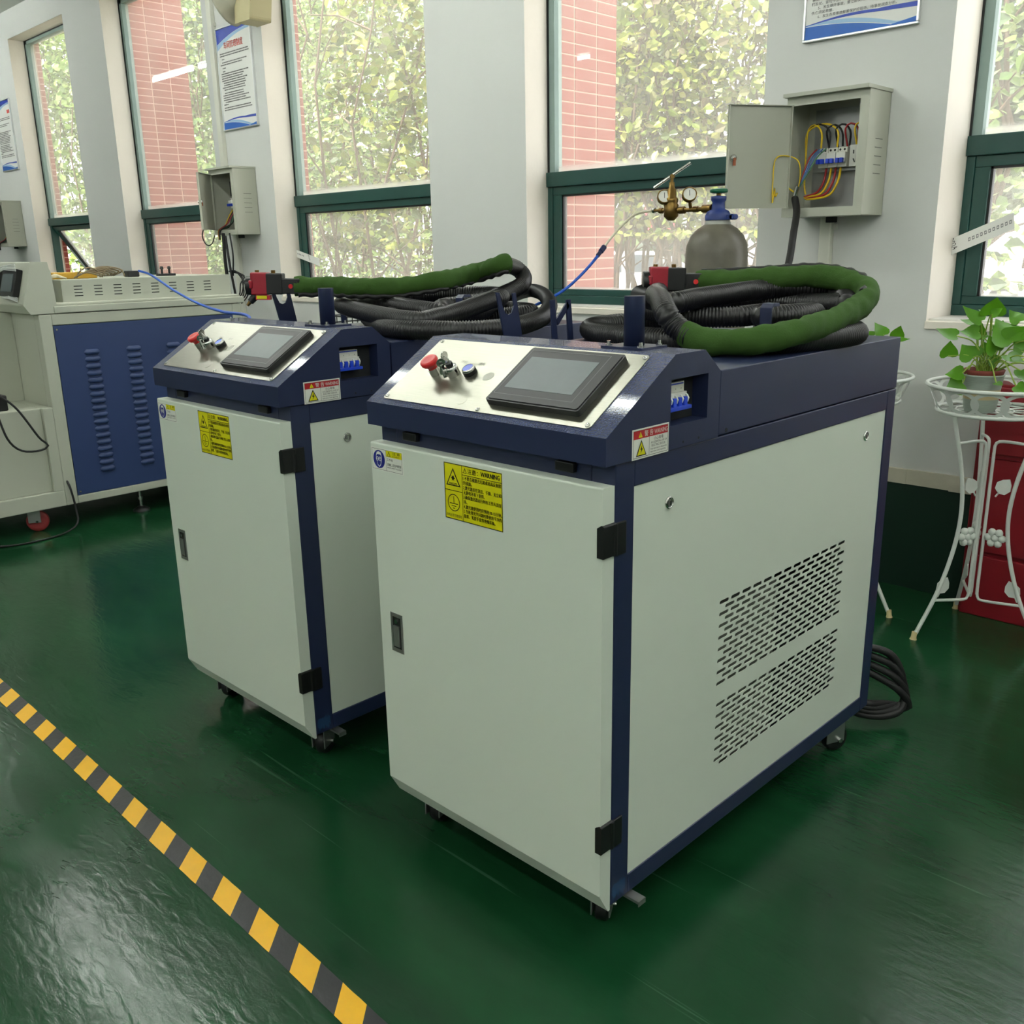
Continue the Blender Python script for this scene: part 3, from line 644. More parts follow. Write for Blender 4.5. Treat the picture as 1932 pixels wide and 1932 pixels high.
    b = MB(); b.cyl((u, v, .0018), (u, v, .016), .0128, n=22, m=0); b.lathe([(.0128, .016), (.0125, .021), (.010, .0225), (.002, .0225)], (u, v, 0), (0, 0, 1), 22, 0); b.cyl((u, v, .0225), (u, v, .030), .0075, n=16, m=1)
    ks = orient(b.build('key_switch', [m_chrome, m_black], T), 0, 0)
    b = MB(); b.box(u-.001, u+.001, v-.0045, v+.0045, .028, .040, 0); b.lathe([(.0082, -.0012), (.0082, .0012)], (u, v, .047), (1, 0, 0), 18, 0)
    R2 = [(u-.001+.011*math.sin(2*math.pi*i/20), v-.002, .044+.011*math.cos(2*math.pi*i/20)-.008) for i in range(21)]; b.tube(R2, .0008, 6, 0, caps=False)
    b.obox((u-.012, v-.010, .024), (.0012, 0, 0), (0, .004, -.002), (-.002, -.004, -.012), 0); b.lathe([(.0085, -.0011), (.0085, .0011)], (u-.012, v-.007, .034), (.8, -.5, .2), 18, 0)
    b.obox((u-.006, v-.014, .020), (.0012, .0006, 0), (0, .0035, -.001), (.003, -.004, -.011), 0); b.build('key', m_chrome, ks)
    u, v = .200, .112
    b = MB(); b.cyl((u, v, .0018), (u, v, .010), .0135, n=24, m=1); b.lathe([(.0128, .010), (.0128, .0145), (.0108, .0155)], (u, v, 0), (0, 0, 1), 24, 2, capends=False); b.cyl((u, v, .010), (u, v, .0148), .0108, n=24, m=0); orient(b.build('push_button', [m_bluebtn, m_black, m_chrome], T), 0, 0)
    for u, v, r in ((.252, .108, .0118), (.243, .037, .0108)):
        b = MB(); b.cyl((u, v, .0018), (u, v, .0022), r, n=24); b.build('hole_plug', M('plug_grey', (196, 196, 184), .5) if v > .1 else m_steel, pl)
    f = Flat((0, 0, .0018), (1, 0, 0), (0, 1, 0)); f.text('开机', .148, .137, .008, 0, 1, width=.019); f.text('激光', .198, .137, .008, 0, 1, width=.019); f.build('engraving', M('engraved_grey', (120, 120, 112), .6), pl)
    # upper housing
    b = MB(); b.box(.004, W-.012, .286, .2965, .923, 1.034); b.build('gap_shade', m_dark, T)  # dark strip set in to stand for the shade of the open gap
    b = MB(); b.box(0, W, .2955, D, .923, 1.041); uh = b.build('upper_housing', [m_blue], T, bevel=.002)
    b = MB(); b.cyl((W-.0005, .321, .930), (W+.0004, .321, .930), .0042, n=14); b.build('screw_hole', m_dark, uh)
    # torch post on the console
    b = MB(); b.lathe([(.016, .089), (.016, .004), (.0185, .004), (.0185, .089)], (.48, .20, 1.082), (0, 0, 1), 26, 0); b.box(.435, .525, .163, .237, 1.0817, 1.0857)
    po = b.build('torch_post', m_blue, T, recalc=False)
    for x, y in ((.445, .173), (.515, .173), (.515, .227), (.445, .227)):
        b = MB(); b.cyl((x, y, 1.0857), (x, y, 1.089), .006, n=6); b.cyl((x, y, 1.089), (x, y, 1.0945), .0035, n=8); b.build('bolt', m_chrome, po)
    # hose strap and cradle brackets
    b = MB(); b.prism([(.615, 1.041), (.615, 1.128), (.624, 1.137), (.645, 1.137), (.648, 1.130), (.622, 1.130), (.618, 1.126), (.618, 1.041)], 'x', .487, .513); b.build('hose_strap', m_blue, T, bevel=.0008)
    U = [(.372, .95), (.435, .95), (.437, 1.06), (.418, 1.158), (.408, 1.157), (.412, 1.130), (.404, 1.114), (.394, 1.110), (.383, 1.114), (.375, 1.130), (.366, 1.160), (.356, 1.161), (.380, 1.06)]
    b = MB(); b.prism(U, 'x', -.026, -.022); b.box(-.026, 0, .375, .432, .95, .954); b.box(-.004, 0, .375, .432, .93, 1.0); b.build('torch_cradle', m_blue, T, bevel=.0006)
    b = MB(); b.prism([(.548, .95), (.570, .95), (.551, 1.136), (.536, 1.136)], 'x', -.026, -.022); b.prism([(.606, .95), (.628, .95), (.608, 1.134), (.592, 1.134)], 'x', -.026, -.022)
    b.prism([(.596, 1.130), (.604, 1.118), (.562, 1.075), (.556, 1.090)], 'x', -.026, -.022); b.box(-.026, 0, .55, .626, .95, .954); b.box(-.004, 0, .55, .626, .93, 1.0); b.build('cradle_arm', m_blue, T, bevel=.0006)
    for x, y, a in ((.54, .05, .5), (.06, .05, .3), (.555, .945, -.4), (.06, .945, .2)): castor(T, x, y, turn=a)
    b = MB(); b.box(W-.02, W+.03, .045, .066, .094, .0955); b.box(W+.0285, W+.03, .045, .066, .085, .0955); b.box(W-.02, W+.03, .045, .0465, .090, .0955); b.build('foot_clip', m_zinc, T)
    return T
w1 = welder((-1.504, 1.149, 0), 'white and navy laser welder cabinet nearest the camera, right of its twin')
w2 = copy_tree(w1); w2.location = (-2.43, 1.145, 0); w2['label'] = 'white and navy laser welder cabinet on the left, partly hidden by its nearer twin'

# ------------------------------------------------------------------ hoses with sleeve and torch
def hose(loc, label, black, green, gun, seam, seam0, black2=None):
    T = thing('torch_hose', label, 'hose', loc, 'coiled torch hoses')
    def corr(P, name):
        pts = spline(P, .0019); r = [(.0246, .0242, .0212, .0214)[i % 4] for i in range(len(pts))]
        b = MB(); b.tube(pts, r, 14); return b.build(name, m_hose, T)
    corr(black, 'hose')
    if black2: corr(black2, 'hose')
    pts = spline(green, .006); r = np.random.RandomState(3); K = len(pts)
    nz = np.cumsum(r.randn(K)); nz = nz-np.linspace(nz[0], nz[-1], K); ph = r.rand(6)*6
    def fn(i, j):
        th = 2*math.pi*j/18; s_ = i*.006
        return 1+.055*math.sin(s_*95+ph[0]+2*math.sin(th+ph[1]))*(.5+.5*math.sin(th*1+s_*17+ph[2]))+.05*math.sin(s_*41+th*2+ph[3])+.035*math.sin(s_*150+3*th+ph[4])
    b = MB(); b.tube(pts, .0265, 18, fn=fn); b.build('sleeve', m_sleeve, T)
    sm = [p+Vector((0, 0, seam))+(Vector((-.008, .008, 0)) if seam > 0 else Vector((.012, -.012, 0))) for p in pts[int(K*seam0):-2]]
    b = MB(); b.tube(sm, .0072, 8, fn=lambda i, j: 1+.35*math.sin(i*.9)*math.sin(j)); b.build('sleeve_seam', m_rubber, T)
    # torch: head at gun[1], tail meets the sleeve at gun[0]
    A = Vector(gun[0]); B = Vector(gun[1]); d = (B-A).normalized(); up = Vector((0, 0, 1)); sd = up.cross(d).normalized(); fwd = -sd if sd.dot(Vector((.68, -.68, 0))) < 0 else sd
    up = d.cross(sd); up = up if up.z > 0 else -up; Ln = (B-A).length
    def at(a, s_, h): return A+d*(a*Ln)+fwd*s_+up*h
    b = MB(); b.obox(at(.15, 0, .0), d*Ln*.19, fwd*.020, up*.021, 0); b.obox(at(.46, 0, .006), d*Ln*.16, fwd*.022, up*.029, 0); b.build('torch_body', m_black, T, bevel=.003)
    b = MB(); b.obox(at(.14, .020, .002), d*Ln*.13, fwd*.0015, up*.012, 0); b.cyl(at(.13, .020, .0), at(.13, .0255, .0), .0062, n=16, m=1); b.build('trigger_button', [m_black, m_redp], T)
    b = MB(); b.obox(at(.76, 0, .006), d*Ln*.17, fwd*.021, up*.031, 0); b.obox(at(.92, .012, .004), d*Ln*.04, fwd*.014, up*.012, 0); b.build('lens_cover', m_gunred, T, bevel=.004)
    b = MB(); b.cyl(at(.92, 0, .0), at(1.03, 0, .0), .026, n=20); b.build('end_cap', m_black, T, bevel=.003)
    for a in (.50, .82): b = MB(); b.cyl(at(a, 0, .034), at(a, 0, .043), .006, n=10); b.build('knob', m_brass, T)
    b = MB(); b.obox(at(.70, .006, -.032), d*Ln*.14, fwd*.012, up*.006, 0); b.obox(at(.72, .0185, -.031), d*Ln*.10, fwd*.0006, up*.0045, 1); b.build('warning_tag', [m_lred, m_yel], T)
    b = MB(); b.cyl(at(.86, 0, -.026), at(.98, .004, -.045), .012, .009, n=14, m=0); b.cyl(at(.98, .004, -.045), at(1.04, .005, -.055), .006, .004, n=12, m=1); b.build('nozzle', [m_black, m_brass], T)
    return T
o1 = Vector((-1.504, 1.149, 0)); o2 = Vector((-2.43, 1.145, 0))
def ring(cx, cy, rx, ry, z, a0, a1, n, wob=0, dz=0):
    return [Vector((cx+rx*(1+wob*math.sin(3*a))*math.cos(a), cy+ry*(1+wob*math.cos(2*a))*math.sin(a), z+dz*(a-a0)/(a1-a0))) for a in np.linspace(a0, a1, n)]
D2 = math.radians
def PZ(o, *q): return [onZ(px, py, z)-o for px, py, z in q]
V3 = lambda *p: [Vector(x) for x in p]
# nearer welder: one hose, three turns on the housing, then the sleeve outermost
h1 = V3((.30, .92, 1.052), (.47, .97, 1.062), (.585, .86, 1.064), (.59, .72, 1.064), (.53, .56, 1.064), (.40, .50, 1.064), (.22, .52, 1.064), (.07, .58, 1.064), (.00, .68, 1.066), (.05, .80, 1.072), (.18, .90, 1.08), (.34, .93, 1.09), (.46, .88, 1.10), (.51, .78, 1.106), (.46, .68, 1.105))
h1 += PZ(o1, (1440, 592, 1.098), (1394, 597, 1.094), (1325, 599, 1.092), (1262, 593, 1.098))+V3((.03, .80, 1.112), (.06, .92, 1.122), (.20, .99, 1.118), (.36, 1.01, 1.115), (.48, .96, 1.118))
h1 += PZ(o1, (1598, 572, 1.122), (1580, 551, 1.140), (1520, 543, 1.150), (1440, 546, 1.147), (1371, 555, 1.141), (1314, 563, 1.136), (1262, 571, 1.132))+V3((-.005, .86, 1.132), (.005, .93, 1.140))
h1 += PZ(o1, (1236, 556, 1.142), (1246, 566, 1.140), (1256, 590, 1.122), (1270, 610, 1.102), (1288, 626, 1.086), (1306, 637, 1.076))
g1 = PZ(o1, (1294, 630, 1.082), (1312, 639, 1.074))+V3((.455, .465, 1.070), (.535, .485, 1.072), (.580, .57, 1.083), (.585, .70, 1.093), (.58, .82, 1.108), (.57, .92, 1.130), (.545, .975, 1.152), (.48, 1.0, 1.170), (.40, 1.005, 1.178), (.30, .99, 1.173), (.20, .965, 1.168), (.115, .945, 1.165))
hose(o1, 'black hose coil on the nearer welder, its green sleeve ringing the front', h1, g1, ((.125, .947, 1.165), (.018, .850, 1.167)), .0235, .52)
# farther welder: the coil, one strand climbing to the right, sleeve stretched to the torch over the left edge
h2 = V3((.30, .80, 1.052), (.42, .98, 1.066), (.26, 1.02, 1.07), (.12, .86, 1.07))
h2 += PZ(o2, (700, 592, 1.070), (716, 612, 1.066), (745, 620, 1.065), (800, 623, 1.065), (875, 624, 1.065), (960, 618, 1.066), (1020, 600, 1.074), (1037, 575, 1.086), (1026, 556, 1.100), (1000, 548, 1.106), (960, 560, 1.098), (900, 590, 1.082), (830, 600, 1.078), (760, 592, 1.088), (724, 576, 1.102))
h2 += V3((.18, .62, 1.118), (.26, .76, 1.125), (.40, .84, 1.125), (.50, .76, 1.118), (.46, .60, 1.105))+PZ(o2, (830, 588, 1.098), (780, 582, 1.104), (735, 574, 1.110))+V3((.10, .56, 1.108), (.16, .48, 1.104))
h2 += PZ(o2, (766, 604, 1.086), (838, 596, 1.092), (905, 574, 1.110), (955, 553, 1.130), (984, 537, 1.150), (988, 521, 1.172), (974, 506, 1.196), (950, 498, 1.213))
g2 = PZ(o2, (957, 497, 1.214), (944, 500, 1.210), (900, 514, 1.189), (830, 530, 1.171), (760, 541, 1.157), (700, 543, 1.157), (620, 540, 1.161), (556, 540, 1.163))
hose(o2, 'black hose coil on the farther welder, its green sleeve stretched to the left', h2, g2, (g2[-1]+Vector((.01, .008, 0)), g2[-1]+Vector((-.092, -.092, .004))), -.0225, .0)

# ------------------------------------------------------------------ beige machine at the far left
def big_machine():
    X = -4.55; T = thing('workshop_machine', 'large beige steel machine with a blue louvred side panel at the far left', 'machine', (X, 1.585, 0))
    xb = -1.05
    b = MB(); y0, y1 = 0, 1.015
    b.box(-.06, 0, 0, .055, .115, 1.005); b.box(-.06, 0, .965, y1, .115, 1.005); b.box(-.06, 0, .055, .965, .115, .152); b.box(-.06, 0, .055, .965, .955, 1.005)
    b.box(xb, -.06, 0, y1, .115, 1.005); b.box(xb, 0, -.35, 0, .115, .19)
    b.build('body', m_beige, T, bevel=.004)
    b = MB(); b.box(-.004, -.0015, .057, .963, .154, .953); sp = b.build('side_panel', m_panelblue, T)
    for y, z in ((.07, .935), (.95, .935), (.07, .17)):
        q = MB(); q.cyl((-.002, y, z), (.001, y, z), .005, n=10); q.build('screw', m_chrome, sp)
    # louvre: pressed hood
    b = MB(); L_, H_, n = .036, .013, 8
    prof = [(0, -H_), (.010, -H_*.75), (.009, .1*H_), (.005, .8*H_), (0, H_)]
    V = []; 
    for i, (k, e) in enumerate(((-1, 0), (-.72, 1), (.72, 1), (1, 0))):
        for p in prof: V.append((p[0]*e, k*L_, p[1]*(1 if e else .35)))
    F = [(i*5+j, (i+1)*5+j, (i+1)*5+j+1, i*5+j+1) for i in range(3) for j in range(4)]
    b.add(V, F, 0, True); src = None
    for c in range(3):
        for r_ in range(18):
            lc = (-.0015, .215+.2025*c, .822-.0331*r_)
            src = b.build('louvre', m_panelblue, sp, loc=lc) if src is None else (dup(src, sp, lc) and src)
    # deck, vent box
    b = MB(); b.box(xb, .006, .07, y1+.02, 1.008, 1.04); b.box(xb, -.012, .085, y1+.005, 1.04, 1.052); b.build('deck', m_beige, T, bevel=.004)
    b = MB(); fr = lambda u, v, w_: (-.06+w_, u, v)
    groups = [(.215, .0, 1, 1.128, .016, 4, .036, .004, False)]
    ys = [.20+.088*i for i in range(8)]
    b2 = MB()
    slot_sheet(b2, fr, .14, 1.0, 1.052, 1.150, [(.215, .0935, 8, 1.123, .0145, 4, .040, .0042, False)], m=0)
    b2.box(-.62, -.066, .14, .142, 1.052, 1.15); b2.box(-.62, -.066, .998, 1.0, 1.052, 1.15); b2.box(-.62, -.06, .14, 1.0, 1.150, 1.152); b2.box(-.62, -.6, .14, 1.0, 1.052, 1.15)
    b2.build('vent_box', m_beige, T); b = MB(); b.box(-.075, -.07, .15, .99, 1.06, 1.145); b.build('vent_backing', m_dark, T)
    # control head
    b = MB(); b.prism([(-.058, 1.05), (-.032, 1.008), (.07, 1.008), (.086, 1.04), (.080, 1.19), (.074, 1.205), (.070, 1.235), (-.003, 1.238)], 'x', xb, 0); b.build('control_head', m_beige, T, bevel=.006, seg=3)
    nrm = Vector((0, -.958, -.28)).normalized(); e = Vector((0, .28, .958)).normalized()
    # two dark touch panels wrapped in film on the sloping front
    for xa, w_ in ((-.15, .17), (-.46, .28)):
        b = MB(); b.obox(Vector((xa, -.034, 1.145))-Vector((0, .012, 0)), (w_/2, 0, 0), e*.062, Vector((0, -1, .29)).normalized()*.014, 0); tp = b.build('touch_panel', m_black, T, bevel=.003)
        b = MB(); b.obox(Vector((xa, -.062, 1.148)), (w_/2-.02, 0, 0), e*.040, Vector((0, -1, .29)).normalized()*.0015, 0); b.build('display', m_screen, tp)
        b = MB(); r2 = random.Random(4)
        for i in range(5): b.tube([(xa-w_/2-.01+r2.uniform(0, .02), -.066, 1.19+i*.005), (xa, -.068+.006*r2.random(), 1.205+.004*i), (xa+w_/2+.012, -.05, 1.2+.007*i)], .0022, 5)
        for i in range(4): b.tube([(xa-w_/2, -.068, 1.098-.006*i), (xa+w_/4, -.075, 1.090-.004*i), (xa+w_/2+.01, -.06, 1.082-.006*i)], .002, 5)
        b.build('film_wrap', M('clear_film', (226, 228, 226), .12, spec=.9), tp)
    # lower front cupboard and set-back front
    b = MB(); b.box(xb, -.02, -.34, -.045, .19, .585); b.build('lower_cupboard', m_beige, T, bevel=.004)
    b = MB(); b.box(xb, -.35, -.30, 0, .585, 1.008); b.box(xb, -.0, -.045, 0, .19, .585); b.build('front_column', m_beige, T, bevel=.003)
    castor(T, -.09, -.13, r=.05, turn=-.5, h=.115, m_tyre=M('castor_red', (150, 52, 52), .5)); castor(T, -.95, -.2, r=.05, turn=.2, h=.115)
    b = MB(); b.cyl((-.06, .38, .012), (-.06, .38, .115), .007, n=12, m=1); b.lathe([(.042, 0), (.042, .008), (.02, .022), (.01, .024)], (-.06, .38, 0), (0, 0, 1), 22, 0); b.cyl((-.06, .38, .06), (-.06, .38, .072), .014, n=6, m=1); b.build('levelling_foot', [m_black, m_chrome], T)
    b = MB(); b.cyl((-.9, .9, .0), (-.9, .9, .115), .03, n=12); b.build('rear_foot', m_black, T)
    return T
big_machine()
# clutter on and beside it
def cable(name, label, pts, r, mat, cat='cable', n=7, step=.02, group=None):
    b = MB(); b.tube(spline(pts, step), r, n); return tag(b.build(name, mat), label, cat, group)
m_tan = M('cable_tan', (120, 104, 78), .5, var=.1)
zt = 1.152
b = MB(); r3 = random.Random(8)
for i in range(7):
    a = .018*i; b.tube(spline([(-4.72, 1.83+a*.3, zt+.006+.003*i), (-4.70-.01*i, 1.88+a, zt+.03+.004*i), (-4.72, 1.96+a, zt+.012+.004*i), (-4.80, 2.0+a*.5, zt+.01)], .02), .004, 6)
for cx, cy in ((1.90, .035), (2.02, .033)):
    b.tube([(-4.72+.01*math.sin(t), cx+.055*math.cos(t), zt+.006+abs(cy*1.3*math.sin(t))) for t in np.linspace(0, math.pi, 14)], .0035, 6)
tag(b.build('cable_bundle', m_tan), 'tangled brown cables heaped on the beige machine', 'cable')
b = MB(); b.box(-5.0, -4.835, 1.78, 1.99, zt, zt+.03); tag(b.build('yellow_case', M('case_yellow', (196, 152, 48), .6), bevel=.004), 'small yellow case among the cables on the beige machine', 'case')
b = MB(); P = [(-4.75+.03*math.sin(i), 1.70+.11*i/6, zt+.004+.014*math.sin(i*.52)) for i in range(7)]; b.tube(spline(P, .01), [.004+.006*math.sin(math.pi*i/max(1, len(spline(P, .01))-1)) for i in range(len(spline(P, .01)))], 8); tag(b.build('cleaning_cloth', M('cloth_cream', (206, 196, 168), .9)), 'crumpled cream cloth beside the yellow case', 'cloth')
t = thing('clamp_pair', 'two small black clamps standing on the beige machine vent box', 'clamp', (-4.80, 2.33, zt))
b = MB(); b.box(-.02, .02, -.045, .045, 0, .012); b.build('clamp_base', m_black, t, bevel=.002)
for k in (-.02, .02):
    b = MB(); b.cyl((0, k, .012), (0, k, .034), .006, n=10); b.cyl((0, k, .034), (0, k, .048), .011, .007, n=10); b.build('clamp_screw', m_black, t)
b = MB(); b.box(-4.85, -4.80, 2.13, 2.19, zt, zt+.03); tag(b.build('black_block', m_black, bevel=.004), 'small black block on the beige machine left of the clamps', 'block')
b = MB(); b.box(-4.73, -4.70, 1.662, 1.672, 1.055, 1.19); tag(b.build('blue_folder', M('folder_blue', (60, 78, 170), .5)), 'blue folder standing behind the beige machine control head', 'folder')
t = thing('power_adapter', 'black power adapter with plug lying on the lower cupboard of the beige machine', 'adapter', (-4.68, 1.42, .585))
b = MB(); b.box(-.09, .06, -.12, .0, .0, .07); b.build('housing', m_black, t, bevel=.006)
b = MB(); b.box(-.03, .05, -.10, -.03, .07, .10, 0); b.cyl((.05, -.06, .09), (.09, -.06, .10), .014, n=10, m=0); b.build('plug', [m_black], t, bevel=.003)
cable('adapter_cable', 'thin black cable looping from the adapter down the beige machine', [(-4.59, 1.36, .68), (-4.55, 1.43, .60), (-4.53, 1.50, .46), (-4.53, 1.535, .42), (-4.53, 1.50, .40), (-4.535, 1.42, .41), (-4.54, 1.37, .47), (-4.56, 1.345, .60), (-4.60, 1.33, .63)], .005, m_rubber)
cable('floor_cable', 'thin black cable hanging from the beige machine to the floor', [(-4.56, 1.60, .24), (-4.535, 1.605, .20), (-4.53, 1.615, .10), (-4.50, 1.60, .03), (-4.46, 1.50, .006), (-4.45, 1.30, .006), (-4.6, 1.1, .006)], .005, m_rubber)
pts = [onX(262, 511, -4.62), onX(285, 519, -4.5), onX(330, 549, -4.1), onX(375, 573, -3.7), onX(420, 588, -3.3), onX(470, 598, -2.9), (-2.62, 1.50, 1.0), (-2.5, 1.62, .94), (-2.5, 1.75, .8)]
cable('gas_tube', 'blue pneumatic tube drooping from the beige machine to the farther welder', pts, .0055, m_tubeblue, 'tube', 8)

# ------------------------------------------------------------------ wall boxes
def wall_box(off, label, wires, ang=238.6):
    T = thing('distribution_box', label, 'electrical box', (-1.80+off[0], 3.40, 1.345+off[1]), 'wall-mounted distribution boxes')
    Wd, Dp, Ht = .30, .165, .40
    b = MB(); t = .002
    b.box(0, Wd, -.004, 0, 0, Ht, 0)
    # front with opening, sides
    b.prism([(0, 0), (Wd, 0), (Wd, Ht), (0, Ht)], 'y', -Dp, -Dp+t, 0, holes=[[(.022, .03), (.022, .372), (.268, .372), (.268, .03)]])
    b.box(0, t, -Dp, 0, 0, Ht, 0); b.box(0, Wd, -Dp, 0, 0, t, 0); b.box(0, Wd, -Dp, 0, Ht-t, Ht, 0)
    b.box(Wd-t, Wd, -Dp, 0, 0, Ht, 0)
    b.prism([(-.006, Ht), (Wd+.004, Ht), (Wd+.004, Ht+.012), (-.006, Ht+.012)], 'y', -Dp-.022, 0, 0)
    for z in (0, ): b.box(.12, .15, -.06, -.03, -.02, 0, 1)
    b.build('enclosure', [m_box, m_dark], T, bevel=.0015)
    for i in range(5): b = MB(); b.prism([(-.100, .135+.028*i), (-.045, .135+.028*i), (-.045, .1366+.028*i), (-.100, .1366+.028*i)], 'x', Wd-.001, Wd+.0006); b.build('vent_slit', m_dark, T)
    b = MB(); b.box(.03, .27, -.008, -.004, .03, .37); b.build('back_plate', m_zinc, T)
    # door swung open on its left hinge
    hx = Vector((.022, -Dp-.002, 0)); dd = Vector((math.cos(math.radians(ang)), math.sin(math.radians(ang)), 0)); nn_ = Vector((-dd.y, dd.x, 0))
    b = MB(); Ld = .246
    b.obox(hx+dd*Ld/2+Vector((0, 0, .203)), dd*Ld/2, nn_*.001, (0, 0, .171), 0)
    for k in (.004, Ld-.004): b.obox(hx+dd*k+nn_*.006+Vector((0, 0, .203)), dd*.0012, nn_*.006, (0, 0, .171), 0)
    for k in (.033, .373): b.obox(hx+dd*Ld/2+nn_*.006+Vector((0, 0, k)), dd*Ld/2, nn_*.006, (0, 0, .0012), 0)
    dr = b.build('door', m_box, T)
    b = MB(); p = hx+dd*(Ld-.025)+Vector((0, 0, .20)); b.lathe([(.012, -.004), (.013, .006), (.010, .012), (.004, .014)], p, nn_, 16, 0); b.lathe([(.010, -.003), (.010, -.012)], p, nn_, 14, 0)
    b.obox(p+nn_*.012+Vector((0, 0, -.012)), dd*.005, nn_*.002, (0, 0, .013), 1); b.build('door_lock', [m_chrome, M('copper_cam', (176, 104, 78), .4, .8)], dr)
    for z in (.06, .345): b = MB(); b.cyl(hx+Vector((0, 0, z-.022)), hx+Vector((0, 0, z+.022)), .0045, n=10); b.build('hinge', m_zinc, dr)
    b = MB(); b.box(.05, .268, -.045, -.008, .155, .165); b.build('din_rail', m_zinc, T)
    for k in range(3):
        x = .085+.036*k
        b = MB(); b.box(x, x+.034, -.075, -.03, .167, .232, 0); b.box(x, x+.034, -.09, -.075, .182, .215, 0); b.build('breaker', m_brkwhite, T, bevel=.001)
        for q in (.004, .019): b = MB(); b.box(x+q, x+q+.011, -.104, -.09, .179, .195, 0); b.build('toggle', m_brkblue, T, bevel=.001)
        for q in (.008, .024): b = MB(); b.cyl((x+q, -.0755, .224), (x+q, -.075, .224), .004, n=10); b.build('terminal_screw', m_dark, T)
    b = MB(); b.box(.205, .262, -.085, -.03, .165, .235, 0)
    for q, z, a in ((.213, .212, 0), (.240, .212, 0), (.228, .200, 0), (.216, .184, .5), (.240, .184, -.5)): b.obox((q+.006, -.0855, z), (.0016, 0, .0016*a), (0, .001, 0), (-.006*a, 0, .006), 1)
    b.build('socket', [m_brkwhite, m_ink], T)
    if wires:
        def wr(pts, mat, r=.0034): b = MB(); b.tube(spline(pts, .012), r, 6); b.build('wire', mat, T)
        for i in range(3): wr([(.10+.03*i, -.09, .232), (.10+.03*i, -.095, .285), (.07+.02*i, -.09, .312), (.045, -.09, .29), (.04, -.085, .2), (.038, -.08, .12), (.045, -.08, .08)], m_wyel if i != 1 else m_ink)
        for i in range(4): wr([(.12+.034*i, -.07, .232), (.12+.034*i, -.095, .29), (.15+.03*i, -.09, .305), (.17+.03*i, -.08, .28), (.17+.025*i, -.07, .235)], (m_ink, m_ink, m_wred, m_wyel)[i])
        for i in range(4): wr([(.11+.018*i, -.06, .165), (.11+.018*i, -.075, .12), (.09+.015*i, -.08, .085-.004*i), (.06, -.085, .075-.004*i), (.045, -.09, .07)], (m_wred, m_wyel, m_wred, m_wyel)[i], .0042)
        for i, mt in enumerate((m_wred, m_wblue, m_wblue, m_wgreen)): wr([(.088+.012*i, -.10, .228), (.078+.01*i, -.13, .20), (.07+.006*i, -.15, .15), (.058, -.155, .10), (.048, -.16, .075)], mt, .0028)
        q = hx+dd*.055+nn_*.01
        wr([(.045, -.16, .085), (.0, -.17, .11), tuple(q+Vector((0, 0, .07))), tuple(q+Vector((-.003, 0, .10))), tuple(q+dd*.01+Vector((0, 0, .05)))], m_wyel, .003)
        wr([tuple(q+dd*.01+Vector((0, 0, .05))), tuple(q+dd*.012+Vector((0, 0, .12))), tuple(q+dd*.004+Vector((0, 0, .20))), (.03, -.17, .205), (.06, -.165, .18), (.062, -.16, .12), (.05, -.16, .08)], m_wyel, .0022)
        b = MB(); b.cyl((.045, -.16, .07), (.055, -.16, .105), .008, n=10); b.build('lug', m_chrome, T)
    else:
        def wr(pts, mat, r=.0034): b = MB(); b.tube(spline(pts, .015), r, 6); b.build('wire', mat, T)
        for i in range(6): wr([(.08+.02*i, -.06, .16), (.07+.015*i, -.09, .11), (.06+.02*i, -.12, .05+.01*(i % 3)), (.07+.006*i, -.17, .03), (.07+.003*i, -.172, -.03)], (m_wyel, m_ink, m_wred, m_ink, m_wgreen, m_ink)[i], .0038)
        b = MB(); b.box(.14, .21, -.10, -.01, .24, .33); b.build('black_relay', m_black, T)
    return T
wall_box((0, 0), 'open grey distribution box on the wall above the nearer welder, beside the gas cylinder', True)
wall_box((-4.113, .03), 'open grey distribution box on the wall under the framed rules poster', False, 312)
wall_box((-8.28, .015), 'grey distribution box at the left edge above the beige machine', False, 316)
pts = [(-1.753, 3.24, 1.41), onY(1503, 400, 3.2), onY(1497, 440, 3.12), onY(1487, 500, 3.05), (-1.66, 2.98, 1.05), (-1.65, 2.7, .6), (-1.6, 2.5, .2), (-1.55, 2.4, .03)]
cable('supply_cable', 'thick black cable dropping from the open box behind the nearer welder', pts, .0125, m_rubber, n=10)
# cables below the second box
for k, (a, c) in enumerate([((421, 440), (434, 556)), ((425, 445), (446, 566)), ((433, 440), (440, 520))]):
    P0 = onY(*a, 3.22); P1 = onY((a[0]+c[0])/2+(-2, -1, 3)[k], (a[1]+c[1])/2, 3.22); P2 = onY(*c, 3.24)
    cable('dropped_cable', ('thickest black cable hanging from the box under the poster', 'right-hand black cable hanging straight down from the box under the poster', 'thin short black cable hanging from the box under the poster')[k], [P0, P1, P2]+([Vector((P2.x, P2.y+.02, .6)), Vector((P2.x+.05, P2.y, .02))] if k == 1 else []), (.011, .008, .005)[k], m_rubber, n=8, group='cables under the wall box')
b = MB()
for k in range(5):
    c0 = onY(432, 512, 3.24); P = [c0, onY(445+4*k, 512+2*k, 3.23), onY(462-2*k+3*(k % 2), 535, 3.22), onY(468-4*k, 555, 3.22), onY(460-5*k, 568-k, 3.23), onY(456-3*k, 572-2*k, 3.24)]
    b.tube(spline(P, .02), .0042, 6)
tag(b.build('coiled_cable', m_rubber), 'coil of thin black cable hung on the cables left of the farther torch', 'cable')
b = MB(); P = [onY(402, 420, 3.22), onY(385, 432, 3.12), onY(382, 447, 3.1), onY(390, 462, 3.1), onY(400, 460, 3.1), onY(405, 445, 3.15)]; b.tube(spline(P, .02), .004, 6)
tag(b.build('looped_wire', m_rubber), 'single thin wire looping below the open door of the box under the poster', 'wire')
